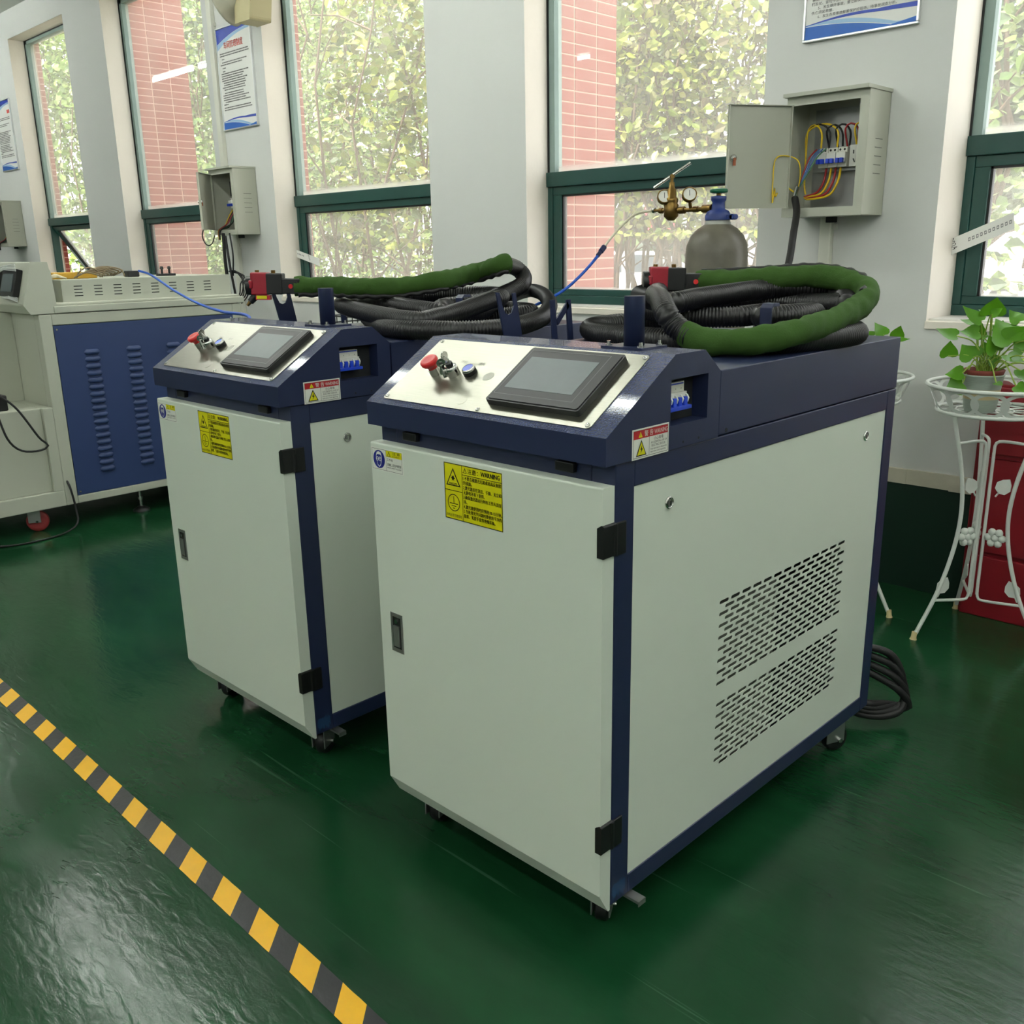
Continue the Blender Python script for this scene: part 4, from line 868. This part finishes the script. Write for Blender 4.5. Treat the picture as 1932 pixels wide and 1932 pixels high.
# conduits
def conduit(x, z0, z1, label, r=.026):
    t = thing('wall_conduit', label, 'conduit', (x, YW, z0), 'conduits on the window wall')
    b = MB(); b.box(-r, r, -.03, 0, 0, z1-z0); b.build('channel', m_wall if r > .03 else M('pvc_white', (214, 214, 202), .5), t, bevel=.004)
    for z in np.arange(.25, z1-z0, .6): b = MB(); b.box(r-.002, r+.012, -.012, 0, z, z+.02); b.build('clip', m_brkwhite, t)
conduit(-5.965, 1.80, 3.33, 'white vertical conduit running up the wall left of the rules poster')
conduit(-5.90, 0.45, 1.375, 'white conduit running down below the box under the poster')
conduit(-1.695, .45, 1.345, 'pale conduit running down the wall below the open box beside the gas cylinder', .022)

# ------------------------------------------------------------------ posters
def poster(x0, z0, label, kind):
    w_, h_ = .415, .605
    T = thing('framed_poster', label, 'poster', (x0, YW, z0), 'framed rule posters')
    b = MB()
    for a in ((0, w_, 0, .008), (0, w_, h_-.008, h_)): b.box(a[0], a[1], -.016, 0, a[2], a[3])
    for a in ((0, .008), (w_-.008, w_)): b.box(a[0], a[1], -.016, 0, .008, h_-.008)
    b.build('frame', m_alu, T, bevel=.002)
    f = Flat((0, -.009, 0), (1, 0, 0), (0, 0, 1)); f.slab(.007, .007, w_-.007, h_-.007, 0, .0004)
    u0, u1 = .008, w_-.008
    def band(fn0, fn1, m, l, n=30):
        us = np.linspace(u0, u1, n); P = [(u, fn0((u-u0)/(u1-u0))) for u in us]; Q = [(u, fn1((u-u0)/(u1-u0))) for u in us]
        V = [f.P(*p, l) for p in P]+[f.P(*p, l) for p in Q]; f.add(V, [(i, i+1, n+i+1, n+i) for i in range(n-1)], m)
    bt = lambda s: .008
    e1 = lambda s: max(.0085, .050+.012*math.sin(s*3.0)-.062*s**1.2)
    band(bt, e1, 1, 2)
    band(lambda s: e1(s)+.002, lambda s: e1(s)+.006+.010*math.sin(s*3.14), 3, 2)
    band(lambda s: .053+.010*math.sin(s*3.6)+.02*max(0, s-.7), lambda s: .055+.017*math.sin(s*3.3)+.05*max(0, s-.65), 2, 3)
    band(bt, lambda s: .0085+max(0, s-.72)*.06, 1, 4)
    band(lambda s: h_-.03-.05*(1-s)**2*1.3, lambda s: h_-.0085, 2, 2); band(lambda s: h_-.045-.06*(1-s)**2*1.4, lambda s: h_-.031-.05*(1-s)**2*1.3, 3, 1)
    if kind == 'right':
        for t_, u, v, n_ in (('事故时，', .028, .131, 4), ('打乱仗、冒险作业。', .028, .1165, 9), ('5、发生爆炸事故、要立即关闭爆炸源，', .052, .1025, 18), ('伤亡须紧救援。', .028, .0885, 7), ('6、发生各类事故都要保护好现场，待事故调查分析。', .052, .0745, 24)):
            f.text(t_, u, v, .0092, 4, 4, width=.0118*n_)
    else:
        if kind == 'mid': f.text('车间管理制度', .085, h_-.125, .036, 5, 4, width=.23, bold=.0012)
        else: f.rect(.33, h_-.12, .36, h_-.09, 5, 4); f.rect(.365, h_-.12, .395, h_-.09, 5, 4)
        r4 = random.Random(11); v = h_-.155
        while v > .115:
            u = .03 if r4.random() < .6 else .05; e = r4.uniform(.25, .38) if r4.random() < .85 else .08
            while u < e: k = r4.uniform(.004, .0095); f.rect(u, v, u+k, v+.0065, 4, 4); u += k+r4.uniform(.0015, .004)
            v -= .0135 if r4.random() < .7 else .019
    f.build('print', [m_paper, m_pblue, m_pblue2, m_psky, m_ink, m_pred], T)
poster(-1.84, 1.946, 'framed blue and white rules poster above the open distribution box at right', 'right')
poster(-5.93, 2.025, 'framed workshop rules poster with a red title between two windows', 'mid')
poster(-10.085, 2.045, 'framed poster cut off by the left edge of the picture', 'left')

# paper seals pasted across window frames
def seal(pts, label, date):
    A, B, Cc, Dd = [Vector(p) for p in pts]
    f = Flat(Dd, (Cc-Dd), (A-Dd)); L_ = (Cc-Dd).length; h_ = (A-Dd).length; h_ = min(h_, .055)
    b_ = f.slab(0, 0, L_, h_, 0, .0004)
    if date:
        f.text('2024', L_*.17, h_*.92, .020, 1, 3, width=.040, rot=-1.25); f.text('年', L_*.115, h_*.7, .010, 1, 3, width=.010, rot=-1.25); f.text('09.', L_*.06, h_*.85, .020, 1, 3, width=.030, rot=-1.25)
        for i in range(11): f.rect(L_*(.42+.052*i), h_*.40, L_*(.42+.052*i)+.008, h_*.62, 2, 3); f.rect(L_*(.42+.052*i)+.002, h_*.46, L_*(.42+.052*i)+.006, h_*.56, 0, 4)
    else:
        f.text('2024', L_*.62, h_*.9, .016, 1, 3, width=.034, rot=-1.2)
        for i in range(9): f.rect(L_*(.05+.05*i), h_*.45, L_*(.05+.05*i)+.008, h_*.65, 2, 3)
    return tag(f.build('paper_seal', [m_paper, m_ink, M('pale_print', (120, 122, 124), .6)]), label, 'paper strip')
seal([onY(1767, 462, 3.57), onY(1908, 402, 3.57), onY(1914, 432, 3.57), onY(1768, 492, 3.57)], 'handwritten paper strip pasted across the rightmost window frame', True)
seal([onY(548, 467, 3.53), onY(609, 490, 3.53), onY(603, 502, 3.53), onY(549, 481, 3.53)], 'paper strip pasted across the frame of the window behind the farther welder', False)

# horn loudspeaker above the middle poster
t = thing('wall_fixture', 'beige horn-shaped fixture hanging above the red-titled rules poster', 'fixture', (-5.25, YW, 2.55))
ax = Vector((-.75, -.35, -.25)).normalized()
b = MB(); c0 = Vector((.02, -.17, .17)); b.lathe([(.05, .0), (.062, .06), (.09, .12), (.135, .17), (.148, .175), (.135, .165), (.085, .115), (.05, .06), (.02, .05)], c0, ax, 28, 0, capends=False); b.build('horn', M('horn_grey', (168, 166, 150), .55, var=.1), t)
b = MB(); b.lathe([(.01, -.10), (.06, -.095), (.075, -.06), (.075, .03), (.055, .05)], c0, ax, 24); b.build('driver', m_cream, t)
b = MB(); b.prism([(-.05, -.02), (.11, -.02), (.15, .16), (.06, .30), (-.02, .22)], 'y', -.24, -.10); b.build('shroud', m_cream, t, bevel=.02, seg=3)
b = MB(); b.box(-.02, .04, -.12, 0, .18, .22); b.build('wall_bracket', m_zinc, t)

# ------------------------------------------------------------------ gas cylinder, regulator, tubes
t = thing('gas_cylinder', 'weathered grey gas cylinder with a blue valve guard before the window', 'gas cylinder', (-1.862, 2.915, 0))
b = MB(); b.lathe([(.09, 0), (.105, .012), (.107, .03), (.107, 1.225), (.103, 1.255), (.090, 1.285), (.068, 1.308), (.045, 1.322), (.034, 1.328)], n=40); b.build('shell', m_cyl, t)
b = MB(); b.lathe([(.046, 1.318), (.042, 1.332), (.036, 1.345)], n=28); b.build('neck_ring', M('neck_grey', (150, 152, 146), .5), t)
b = MB(); b.lathe([(.044, 1.336), (.044, 1.352), (.036, 1.366), (.023, 1.372), (.021, 1.395), (.026, 1.402), (.026, 1.414), (.012, 1.416)], n=26); b.box(.03, .062, -.012, .012, 1.338, 1.352); b.cyl((.062, -.012, 1.345), (.062, .012, 1.345), .010, n=14); b.build('valve_guard', m_capblue, t)
b = MB(); b.cyl((0, 0, 1.405), (0, 0, 1.432), .008, n=12); b.build('valve_stem', m_brass, t)
b = MB(); b.lathe([(.008, 1.424), (.014, 1.428), (.022, 1.424), (.030, 1.427), (.031, 1.434), (.027, 1.438), (.010, 1.440)], n=20); b.build('handwheel', m_greenwheel, t)
t = thing('gas_regulator', 'brass gas regulator with two round gauges and a silver tee handle', 'regulator', (-1.862, 2.905, 1.375))
b = MB(); b.cyl((-.02, 0, 0), (-.055, 0, 0), .015, n=6); b.cyl((-.055, 0, 0), (-.15, 0, -.001), .0075, n=12); b.cyl((-.075, 0, 0), (-.095, 0, 0), .011, n=6); b.cyl((-.13, 0, 0), (-.155, 0, -.001), .013, n=6)
b.lathe([(.012, -.034), (.020, -.026), (.026, -.02), (.026, .018), (.022, .024), (.024, .030), (.024, .040), (.018, .045), (.017, .072), (.011, .075), (.010, .095)], (-.188, 0, 0), (0, 0, 1), 20)
b.cyl((-.212, 0, 0), (-.24, 0, .002), .007, n=10); b.cyl((-.225, 0, .001), (-.238, 0, .001), .0105, n=6); b.cyl((-.24, 0, .002), (-.272, 0, .003), .005, n=10); b.build('valve_body', m_brass, t)
gn = Vector((.62, -.70, .35)).normalized()
for g, nm in ((Vector((-.105, -.012, .048)), 1), (Vector((-.205, -.02, .045)), 2)):
    b = MB(); b.lathe([(.0235, -.010), (.0255, -.006), (.0255, .010), (.0235, .012), (.0215, .010)], g, gn, 28, 0, capends=False); b.lathe([(.0235, -.010), (.001, -.011)], g, gn, 28, 0, capends=False); b.cyl(g+gn*.004, g+gn*.0085, .022, n=28, m=1)
    s1 = gn.cross(Vector((0, 0, 1))).normalized(); u1 = s1.cross(gn); b.obox(g+gn*.009+u1*.004, s1*.001, gn*.0003, u1*.010, 2); b.cyl(g+Vector((0, .004, -.02)), (g.x, 0, .0), .006, n=8, m=0)
    b.build('gauge', [m_brass, m_gauge, m_ink], t)
b = MB(); b.cyl((-.188, 0, .09), (-.188, 0, .122), .006, n=12, m=1); b.cyl((-.188, 0, .110), (-.188, 0, .118), .010, n=12, m=1); d_ = Vector((.052, .036, .040)); b.cyl(Vector((-.188, 0, .118))-d_, Vector((-.188, 0, .118))+d_, .0048, n=12, m=0); b.build('tee_handle', [m_chrome, m_brass], t)
b = MB(); b.lathe([(.010, -.004), (.010, .004)], (-.262, 0, .003), (1, 0, 0), 14); b.build('hose_clip', m_chrome, t)
t = thing('gas_line', 'clear gas tube joined to a blue one, hanging from the regulator', 'tube', (0, 0, 0))
b = MB(); P = [(-2.134, 2.905, 1.378), onY(1200, 404, 2.86), onY(1175, 424, 2.8), onY(1152, 450, 2.73), onY(1137, 470, 2.68)]; b.tube(spline(P, .015), .0048, 8); b.build('clear_tube', m_tubeclear, t)
P2 = [P[-1], onY(1122, 490, 2.64), onY(1100, 515, 2.6), onY(1070, 543, 2.55), onY(1040, 562, 2.5), (-2.33, 2.42, 1.03), (-2.36, 2.36, .9), (-2.35, 2.30, .75)]
b = MB(); b.tube(spline(P2, .015), .0052, 8); b.build('blue_tube', m_tubeblue, t)
q0 = Vector(P[-1]); q1 = Vector(P2[1]); dq = (q1-q0).normalized()
b = MB(); b.cyl(q0-dq*.012, q0+dq*.012, .010, n=12); b.cyl(q0+dq*.012, q0+dq*.035, .0075, n=12); b.build('push_fitting', M('fitting_navy', (26, 34, 76), .4), t)

# mains cable coil behind the nearer welder
b = MB()
for k in range(4):
    cx, cy = -.93, 2.33; b.tube(spline([(cx-.05, cy-.04, .22-.02*k), (cx+.02+.008*k, cy+.02, .19-.03*k), (cx+.05+.006*k, cy+.05, .10-.02*k), (cx+.055-.01*k, cy+.02, .035+.004*k), (cx-.01, cy-.05, .03+.012*k), (cx-.12, cy-.06, .05+.01*k)], .015), .0105, 8)
tag(b.build('mains_cable', m_rubber), 'coiled thick black cable on the floor behind the nearer welder', 'cable')
# wire basket far behind the farther welder
t = thing('wire_basket', 'black wire basket behind the farther welder', 'basket', (-3.25, 2.55, 0))
b = MB()
for z in (.93, .96, .99): 
    b.tube([(-.22, -.16, z), (.22, -.16, z), (.22, .16, z), (-.22, .16, z), (-.22, -.16, z)], .003, 5)
for i in range(13):
    x = -.22+.44*i/12; b.tube([(x, -.16, .99), (x, -.16, .90), (x, .16, .90), (x, .16, .99)], .0022, 4)
b.build('wire_mesh', m_black, t)
for x in (-.2, .2):
    for y in (-.14, .14): b = MB(); b.cyl((x, y, 0), (x, y, .90), .009, n=8); b.build('leg', m_black, t)

# ------------------------------------------------------------------ hazard tape on the floor
b = MB(); per = .1427; wd = .0265; sk = .0255
def ty(x): return .7375+.0115*(-1.3-x)/1.7*1.0 if x < -1.3 else .7375+.012*(-1.3-x)/.5
x = -4.6; k = 0; z = .0012; r5 = random.Random(2)
while x < .6:
    for c, Lc in ((0, .0727), (1, .07)):
        xs = [x+Lc*i/4 for i in range(5)]
        lo_ = [(a+sk, ty(a+sk)-wd-.0006*r5.random(), z) for a in xs]; hi_ = [(a-sk, ty(a-sk)+wd+.0008*r5.random(), z) for a in xs]
        b.add(lo_+hi_, [(i, i+1, 6+i, 5+i) for i in range(4)], c); x += Lc
b.add([(-4.5, .70, .0002), (.5, .66, .0002), (.5, .70, .0002), (-4.5, .78, .0002)], [(0, 1, 2, 3)], 1) if False else None
tag(b.build('hazard_tape', [m_yellowtape, m_blacktape]), 'yellow and black hazard tape stuck across the green floor', 'floor tape')

# ------------------------------------------------------------------ red cabinet
t = thing('red_cabinet', 'dark red steel cabinet against the wall behind the plant stand', 'cabinet', (-1.062, 3.285, 0))
Wc = .70
b = MB(); b.box(0, Wc, .012, .108, .0, .80); b.build('carcass', m_redcab, t, bevel=.003)
for z0, z1, y in ((.0, .215, -.004), (.23, .555, .0), (.57, .79, -.002)):
    b = MB(); fr = lambda u, v, w_, y=y: (u, y-w_, v)
    if z0 == .23:
        b3 = MB(); fr2 = lambda u, v, w_: (u, -w_, v)
        slot_sheet(b3, lambda u, v, w_: (v, -w_, u), .23, .555, .012, Wc-.012, [(.30, .030, 6, .45, .018, 14, .022, .006, True)])
        b3.box(.012, Wc-.012, .0, .012, .23, .232); b3.box(.012, Wc-.012, 0, .012, .553, .555); b3.box(.012, .014, 0, .012, .23, .555)
        b3.box(.014, Wc-.014, .008, .0115, .235, .55, 1); b3.build('slotted_panel', [m_redcab, m_dark], t)
    else:
        b.box(.010, Wc-.01, y, .012, z0, z1); b.build('panel', m_redcab, t, bevel=.003)

# ------------------------------------------------------------------ plant stands
def arc_pts(cx, cz, r, n=18): return [(cx+r*math.cos(2*math.pi*i/n), cz+r*math.sin(2*math.pi*i/n)) for i in range(n+1)]
def plant_stand(loc, label):
    T = thing('plant_stand', label, 'plant stand', loc, 'white wrought-iron plant stands')
    R0, R1, z0, z1 = .165, .200, .742, .822
    b = MB(); ringp = lambda R, z, n=48: [(R*math.cos(2*math.pi*i/n), R*math.sin(2*math.pi*i/n), z) for i in range(n+1)]
    b.tube(ringp(R1, z1), .0062, 8, caps=False); b.tube(ringp(R0, z0), .0062, 8, caps=False)
    b.build('rim', m_iron, T)
    # lattice of interlaced flat loops on the sloping wall
    b = MB(); N_ = 14; half = math.pi/N_
    for k in range(N_):
        for ph in (0,):
            V = []; n = 22
            for rr_ in (1.0, .74):
                for i in range(n):
                    a = 2*math.pi*i/n; s_ = math.cos(a)*rr_*1.32*half; h = .5+.5*math.sin(a)*rr_; R = R0+(R1-R0)*h; th = 2*half*k+s_
                    V.append((R*math.cos(th), R*math.sin(th), z0+(z1-z0)*h))
            b.add(V, [(i, (i+1) % n, n+(i+1) % n, n+i) for i in range(n)], 0)
    b.build('lattice', m_iron, T)
    b = MB(); b.tube(ringp(.11, z0, 32), .003, 5, caps=False); b.tube(ringp(.055, z0, 24), .003, 5, caps=False)
    for k in range(12): a = math.pi*k/6; b.cyl((0, 0, z0), (R0*math.cos(a), R0*math.sin(a), z0), .0028, n=5)
    b.build('tray_grid', m_iron, T)
    for k in range(3):
        a = math.radians(0+120*k); c, s_ = math.cos(a), math.sin(a)
        pr_ = [(.150, .742), (.125, .66), (.098, .56), (.082, .46), (.082, .37), (.100, .27), (.140, .15), (.205, .02)]
        b = MB(); b.tube(spline([(r*c, r*s_, z) for r, z in pr_], .02), .0068, 8); lg = b.build('leg', m_iron, T)
        b = MB(); e = Vector((.205*c, .205*s_, .02)); b.lathe([(.0115, 0), (.0085, .008), (.0085, .026)], (.212*c, .212*s_, 0), (-.12*c, -.12*s_, 1), 12); b.build('foot_cap', m_rust, lg)
        ax = .012; ox, oy = -s_, c
        b = MB(); b.tube(spline([(.118*c, .118*s_, .645), (.05*c, .05*s_, .648), (.018*c, .018*s_, .640), (.014*c, .014*s_, .60)], .01), .005, 6); b.cyl((.014*c, .014*s_, .61), (.014*c, .014*s_, .135), .0052, n=8)
        b.tube(spline([(.014*c, .014*s_, .16), (.018*c, .018*s_, .125), (.04*c, .04*s_, .118), (.148*c, .148*s_, .128)], .01), .005, 6); b.build('brace', m_iron, T)
        # ornaments: leaves and a blossom
        for r, z, dr_, L_ in ((.055, .505, .6, .055), (.118, .175, -.5, .055)):
            p = Vector((r*c, r*s_, z)); dl = Vector((c*dr_, s_*dr_, 1)).normalized(); sl_ = Vector((c, s_, 0))-dl*Vector((c, s_, 0)).dot(dl); sl_.normalize(); nl = dl.cross(sl_)
            V = [p+dl*t_*L_+sl_*q*L_+nl*.002*j for j in (-1, 1) for t_, q in ((-.5, 0), (-.35, .32), (0, .44), (.3, .28), (.55, 0), (.3, -.28), (0, -.44), (-.35, -.32))]
            b = MB(); b.add(V, [tuple(range(8)), tuple(reversed(range(8, 16)))]+[(i, (i+1) % 8, 8+(i+1) % 8, 8+i) for i in range(8)], 0); b.tube([p-dl*L_*.5, p-dl*L_*.75], .003, 5); b.build('iron_leaf', m_iron, T)
        b = MB(); cc = Vector((.048*c, .048*s_, .335))
        for i in range(7): an = i*math.pi/3; q = cc if i == 6 else cc+Vector((c, s_, 0))*.021*math.cos(an)+Vector((0, 0, 1))*.021*math.sin(an); b.ell(q, .0125, .0125, .0125, 8, 6)
        b.build('iron_blossom', m_iron, T)
    return T
s1 = plant_stand((-.965, 3.12, 0), 'white wrought-iron plant stand at the right edge before the red cabinet')
s2 = copy_tree(s1); s2.location = (-1.42, 3.07, 0); s2['label'] = 'white plant stand mostly hidden behind the nearer welder, only its rim showing'

def leaf_mesh(b, base, tip, width, nrm, m=0, cup=.18):
    base = Vector(base); tip = Vector(tip); d = tip-base; L_ = d.length; d /= L_; n = Vector(nrm); n = (n-d*n.dot(d)).normalized(); s_ = d.cross(n)
    O = [(.0, .0), (-.10, .22), (-.06, .40), (.10, .50), (.32, .47), (.55, .33), (.78, .15), (1.0, 0)]
    V = [base+d*(L_*t_)+n*(-L_*.10*math.sin(math.pi*max(0, t_)))*1.0 for t_ in (0, .3, .6, 1.0)]
    V += [base+d*(L_*t_)+s_*(q*width)+n*(cup*q*width-L_*.10*math.sin(math.pi*max(0, t_))) for t_, q in O[1:7]]
    V += [base+d*(L_*t_)-s_*(q*width)+n*(cup*q*width-L_*.10*math.sin(math.pi*max(0, t_))) for t_, q in O[1:7]]
    F = [(0, 4, 5, 6), (0, 6, 7, 1), (1, 7, 8, 2), (2, 8, 9, 3)]; F += [tuple(reversed([i if i < 4 else i+6 for i in f])) for f in F]
    b.add(V, F, m, True)
def potted_plant(loc, label, leaves, runners=7):
    T = thing('potted_pothos', label, 'plant', loc, 'potted pothos plants')
    L0 = Vector(loc)
    b = MB(); b.lathe([(.042, .0), (.046, .012), (.050, .04)], (0, 0, 0), (0, 0, 1), 30, 0); b.lathe([(.050, .04), (.053, .070)], (0, 0, 0), (0, 0, 1), 30, 1, capends=False); b.lathe([(.053, .070), (.0575, .108), (.0600, .110), (.0600, .114), (.0545, .114)], (0, 0, 0), (0, 0, 1), 30, 0, capends=False)
    b.build('pot', [m_pot, m_potband], T)
    b = MB(); b.lathe([(.050, .104), (.0555, .114), (.0595, .127), (.0565, .129), (.053, .108)], n=30, capends=False); b.build('inner_pot', m_terra, T)
    b = MB(); b.lathe([(.054, .104), (.03, .112), (.001, .114)], n=20); b.build('soil', m_soil, T)
    r = random.Random(3); sb = MB()
    for i, (ba, ti, wd, nr) in enumerate(leaves):
        b = MB(); leaf_mesh(b, Vector(ba)-L0, Vector(ti)-L0, wd, nr); b.build('leaf', m_leaf, T)
        e = Vector(ba)-L0; a = r.uniform(0, 6.28); s_ = Vector((.02*math.cos(a), .02*math.sin(a), .108)); mid_ = (s_+e)/2+Vector((0, 0, .02+.02*r.random())) if e.z > .1 else (s_+e)/2+Vector((0, 0, .06))
        sb.tube(spline([s_, mid_, e], .012), .0022, 5)
    for k in range(runners):
        a = Vector((.01, .0, .11)); e = Vector((.16+.02*k, .06+.02*k, .12+.012*k)); sb.tube(spline([a, (a+e)/2+Vector((0, 0, .035)), e], .015), .0026, 5)
    sb.build('stem', m_stem, T)
    return T
def zl(x, y, Y): return onY(1700+x*.1449, 540+y*.1449, Y)
cv = -_f
def NR(a, c=0): return cv+R_*a+Vector((0, 0, c))
spec_ = [((1175, 365), (1255, 140), .085, 3.03, 3.02, .1, .2), ((1040, 450), (800, 250), .045, 3.0, 2.97, -.4, .6), ((975, 480), (765, 430), .035, 3.08, 3.05, -.2, 1.2), ((720, 645), (450, 546), .050, 2.98, 2.95, -.3, .9), ((1010, 600), (770, 590), .062, 3.02, 2.99, 0, .8), ((612, 910), (645, 708), .058, 2.96, 2.95, 0, .1), ((940, 930), (790, 755), .085, 3.0, 3.0, .1, .1), ((1460, 725), (1230, 420), .105, 3.0, 3.02, -.2, .4), ((1440, 720), (1620, 520), .09, 3.01, 3.03, .3, .5), ((1240, 840), (1140, 640), .065, 2.99, 2.97, .1, 0), ((1385, 900), (1600, 985), .055, 3.02, 3.0, 0, .8), ((800, 1130), (570, 1148), .055, 2.98, 2.96, 0, .6), ((800, 1260), (572, 1345), .075, 2.99, 2.97, 0, .3), ((1545, 460), (1410, 305), .05, 3.05, 3.05, -.3, .5), ((1170, 350), (1005, 300), .03, 3.06, 3.06, 0, 1), ((1190, 365), (1325, 285), .035, 3.02, 3.02, 0, .7), ((1330, 640), (1190, 505), .06, 3.06, 3.05, 0, .2), ((1130, 870), (1060, 720), .07, 3.08, 3.08, 0, 0), ((1090, 680), (920, 640), .04, 3.04, 3.05, 0, 1), ((1230, 1000), (1120, 900), .05, 3.04, 3.02, 0, .4), ((1600, 860), (1480, 700), .06, 3.08, 3.08, 0, .2), ((1560, 1100), (1640, 1250), .05, 3.0, 2.98, 0, .2), ((1500, 1300), (1620, 1380), .05, 2.97, 2.97, 0, .5), ((1000, 640), (1060, 480), .05, 3.1, 3.1, 0, .1), ((1280, 600), (1330, 440), .05, 3.1, 3.1, 0, .1), ((1240, 1260), (1330, 1290), .03, 2.99, 2.98, 0, 1), ((1340, 800), (1250, 760), .04, 3.08, 3.08, 0, .3), ((1700, 700), (1760, 560), .07, 3.0, 3.0, 0, .3), ((1720, 950), (1800, 1050), .07, 2.98, 2.98, 0, .3)]
potted_plant((-.985, 3.045, .748), 'pothos in a banded grey pot on the stand at the right edge', [(zl(*a, y0), zl(*t_, y1), wd, NR(n0, n1)) for a, t_, wd, y0, y1, n0, n1 in spec_])
lv = [(onY(1668, 632, 3.0), onY(1650, 608, 3.0), .045, NR(-.4, .4)), (onY(1690, 636, 3.02), onY(1700, 614, 3.02), .055, NR(.3, .1)), (onY(1646, 634, 3.0), onY(1622, 624, 3.0), .04, NR(0, .6)), (onY(1690, 640, 3.0), onY(1718, 639, 3.0), .03, NR(0, 1.0)), (Vector((-1.45, 3.03, .93)), Vector((-1.55, 3.0, .98)), .06, NR(0, .6)), (Vector((-1.40, 3.1, .92)), Vector((-1.43, 3.17, .98)), .06, NR(0, .6)), (Vector((-1.5, 3.1, .9)), Vector((-1.56, 3.13, .88)), .06, NR(0, .6))]
potted_plant((-1.43, 3.07, .748), 'pothos plant peeking over the back corner of the nearer welder', lv, 0)
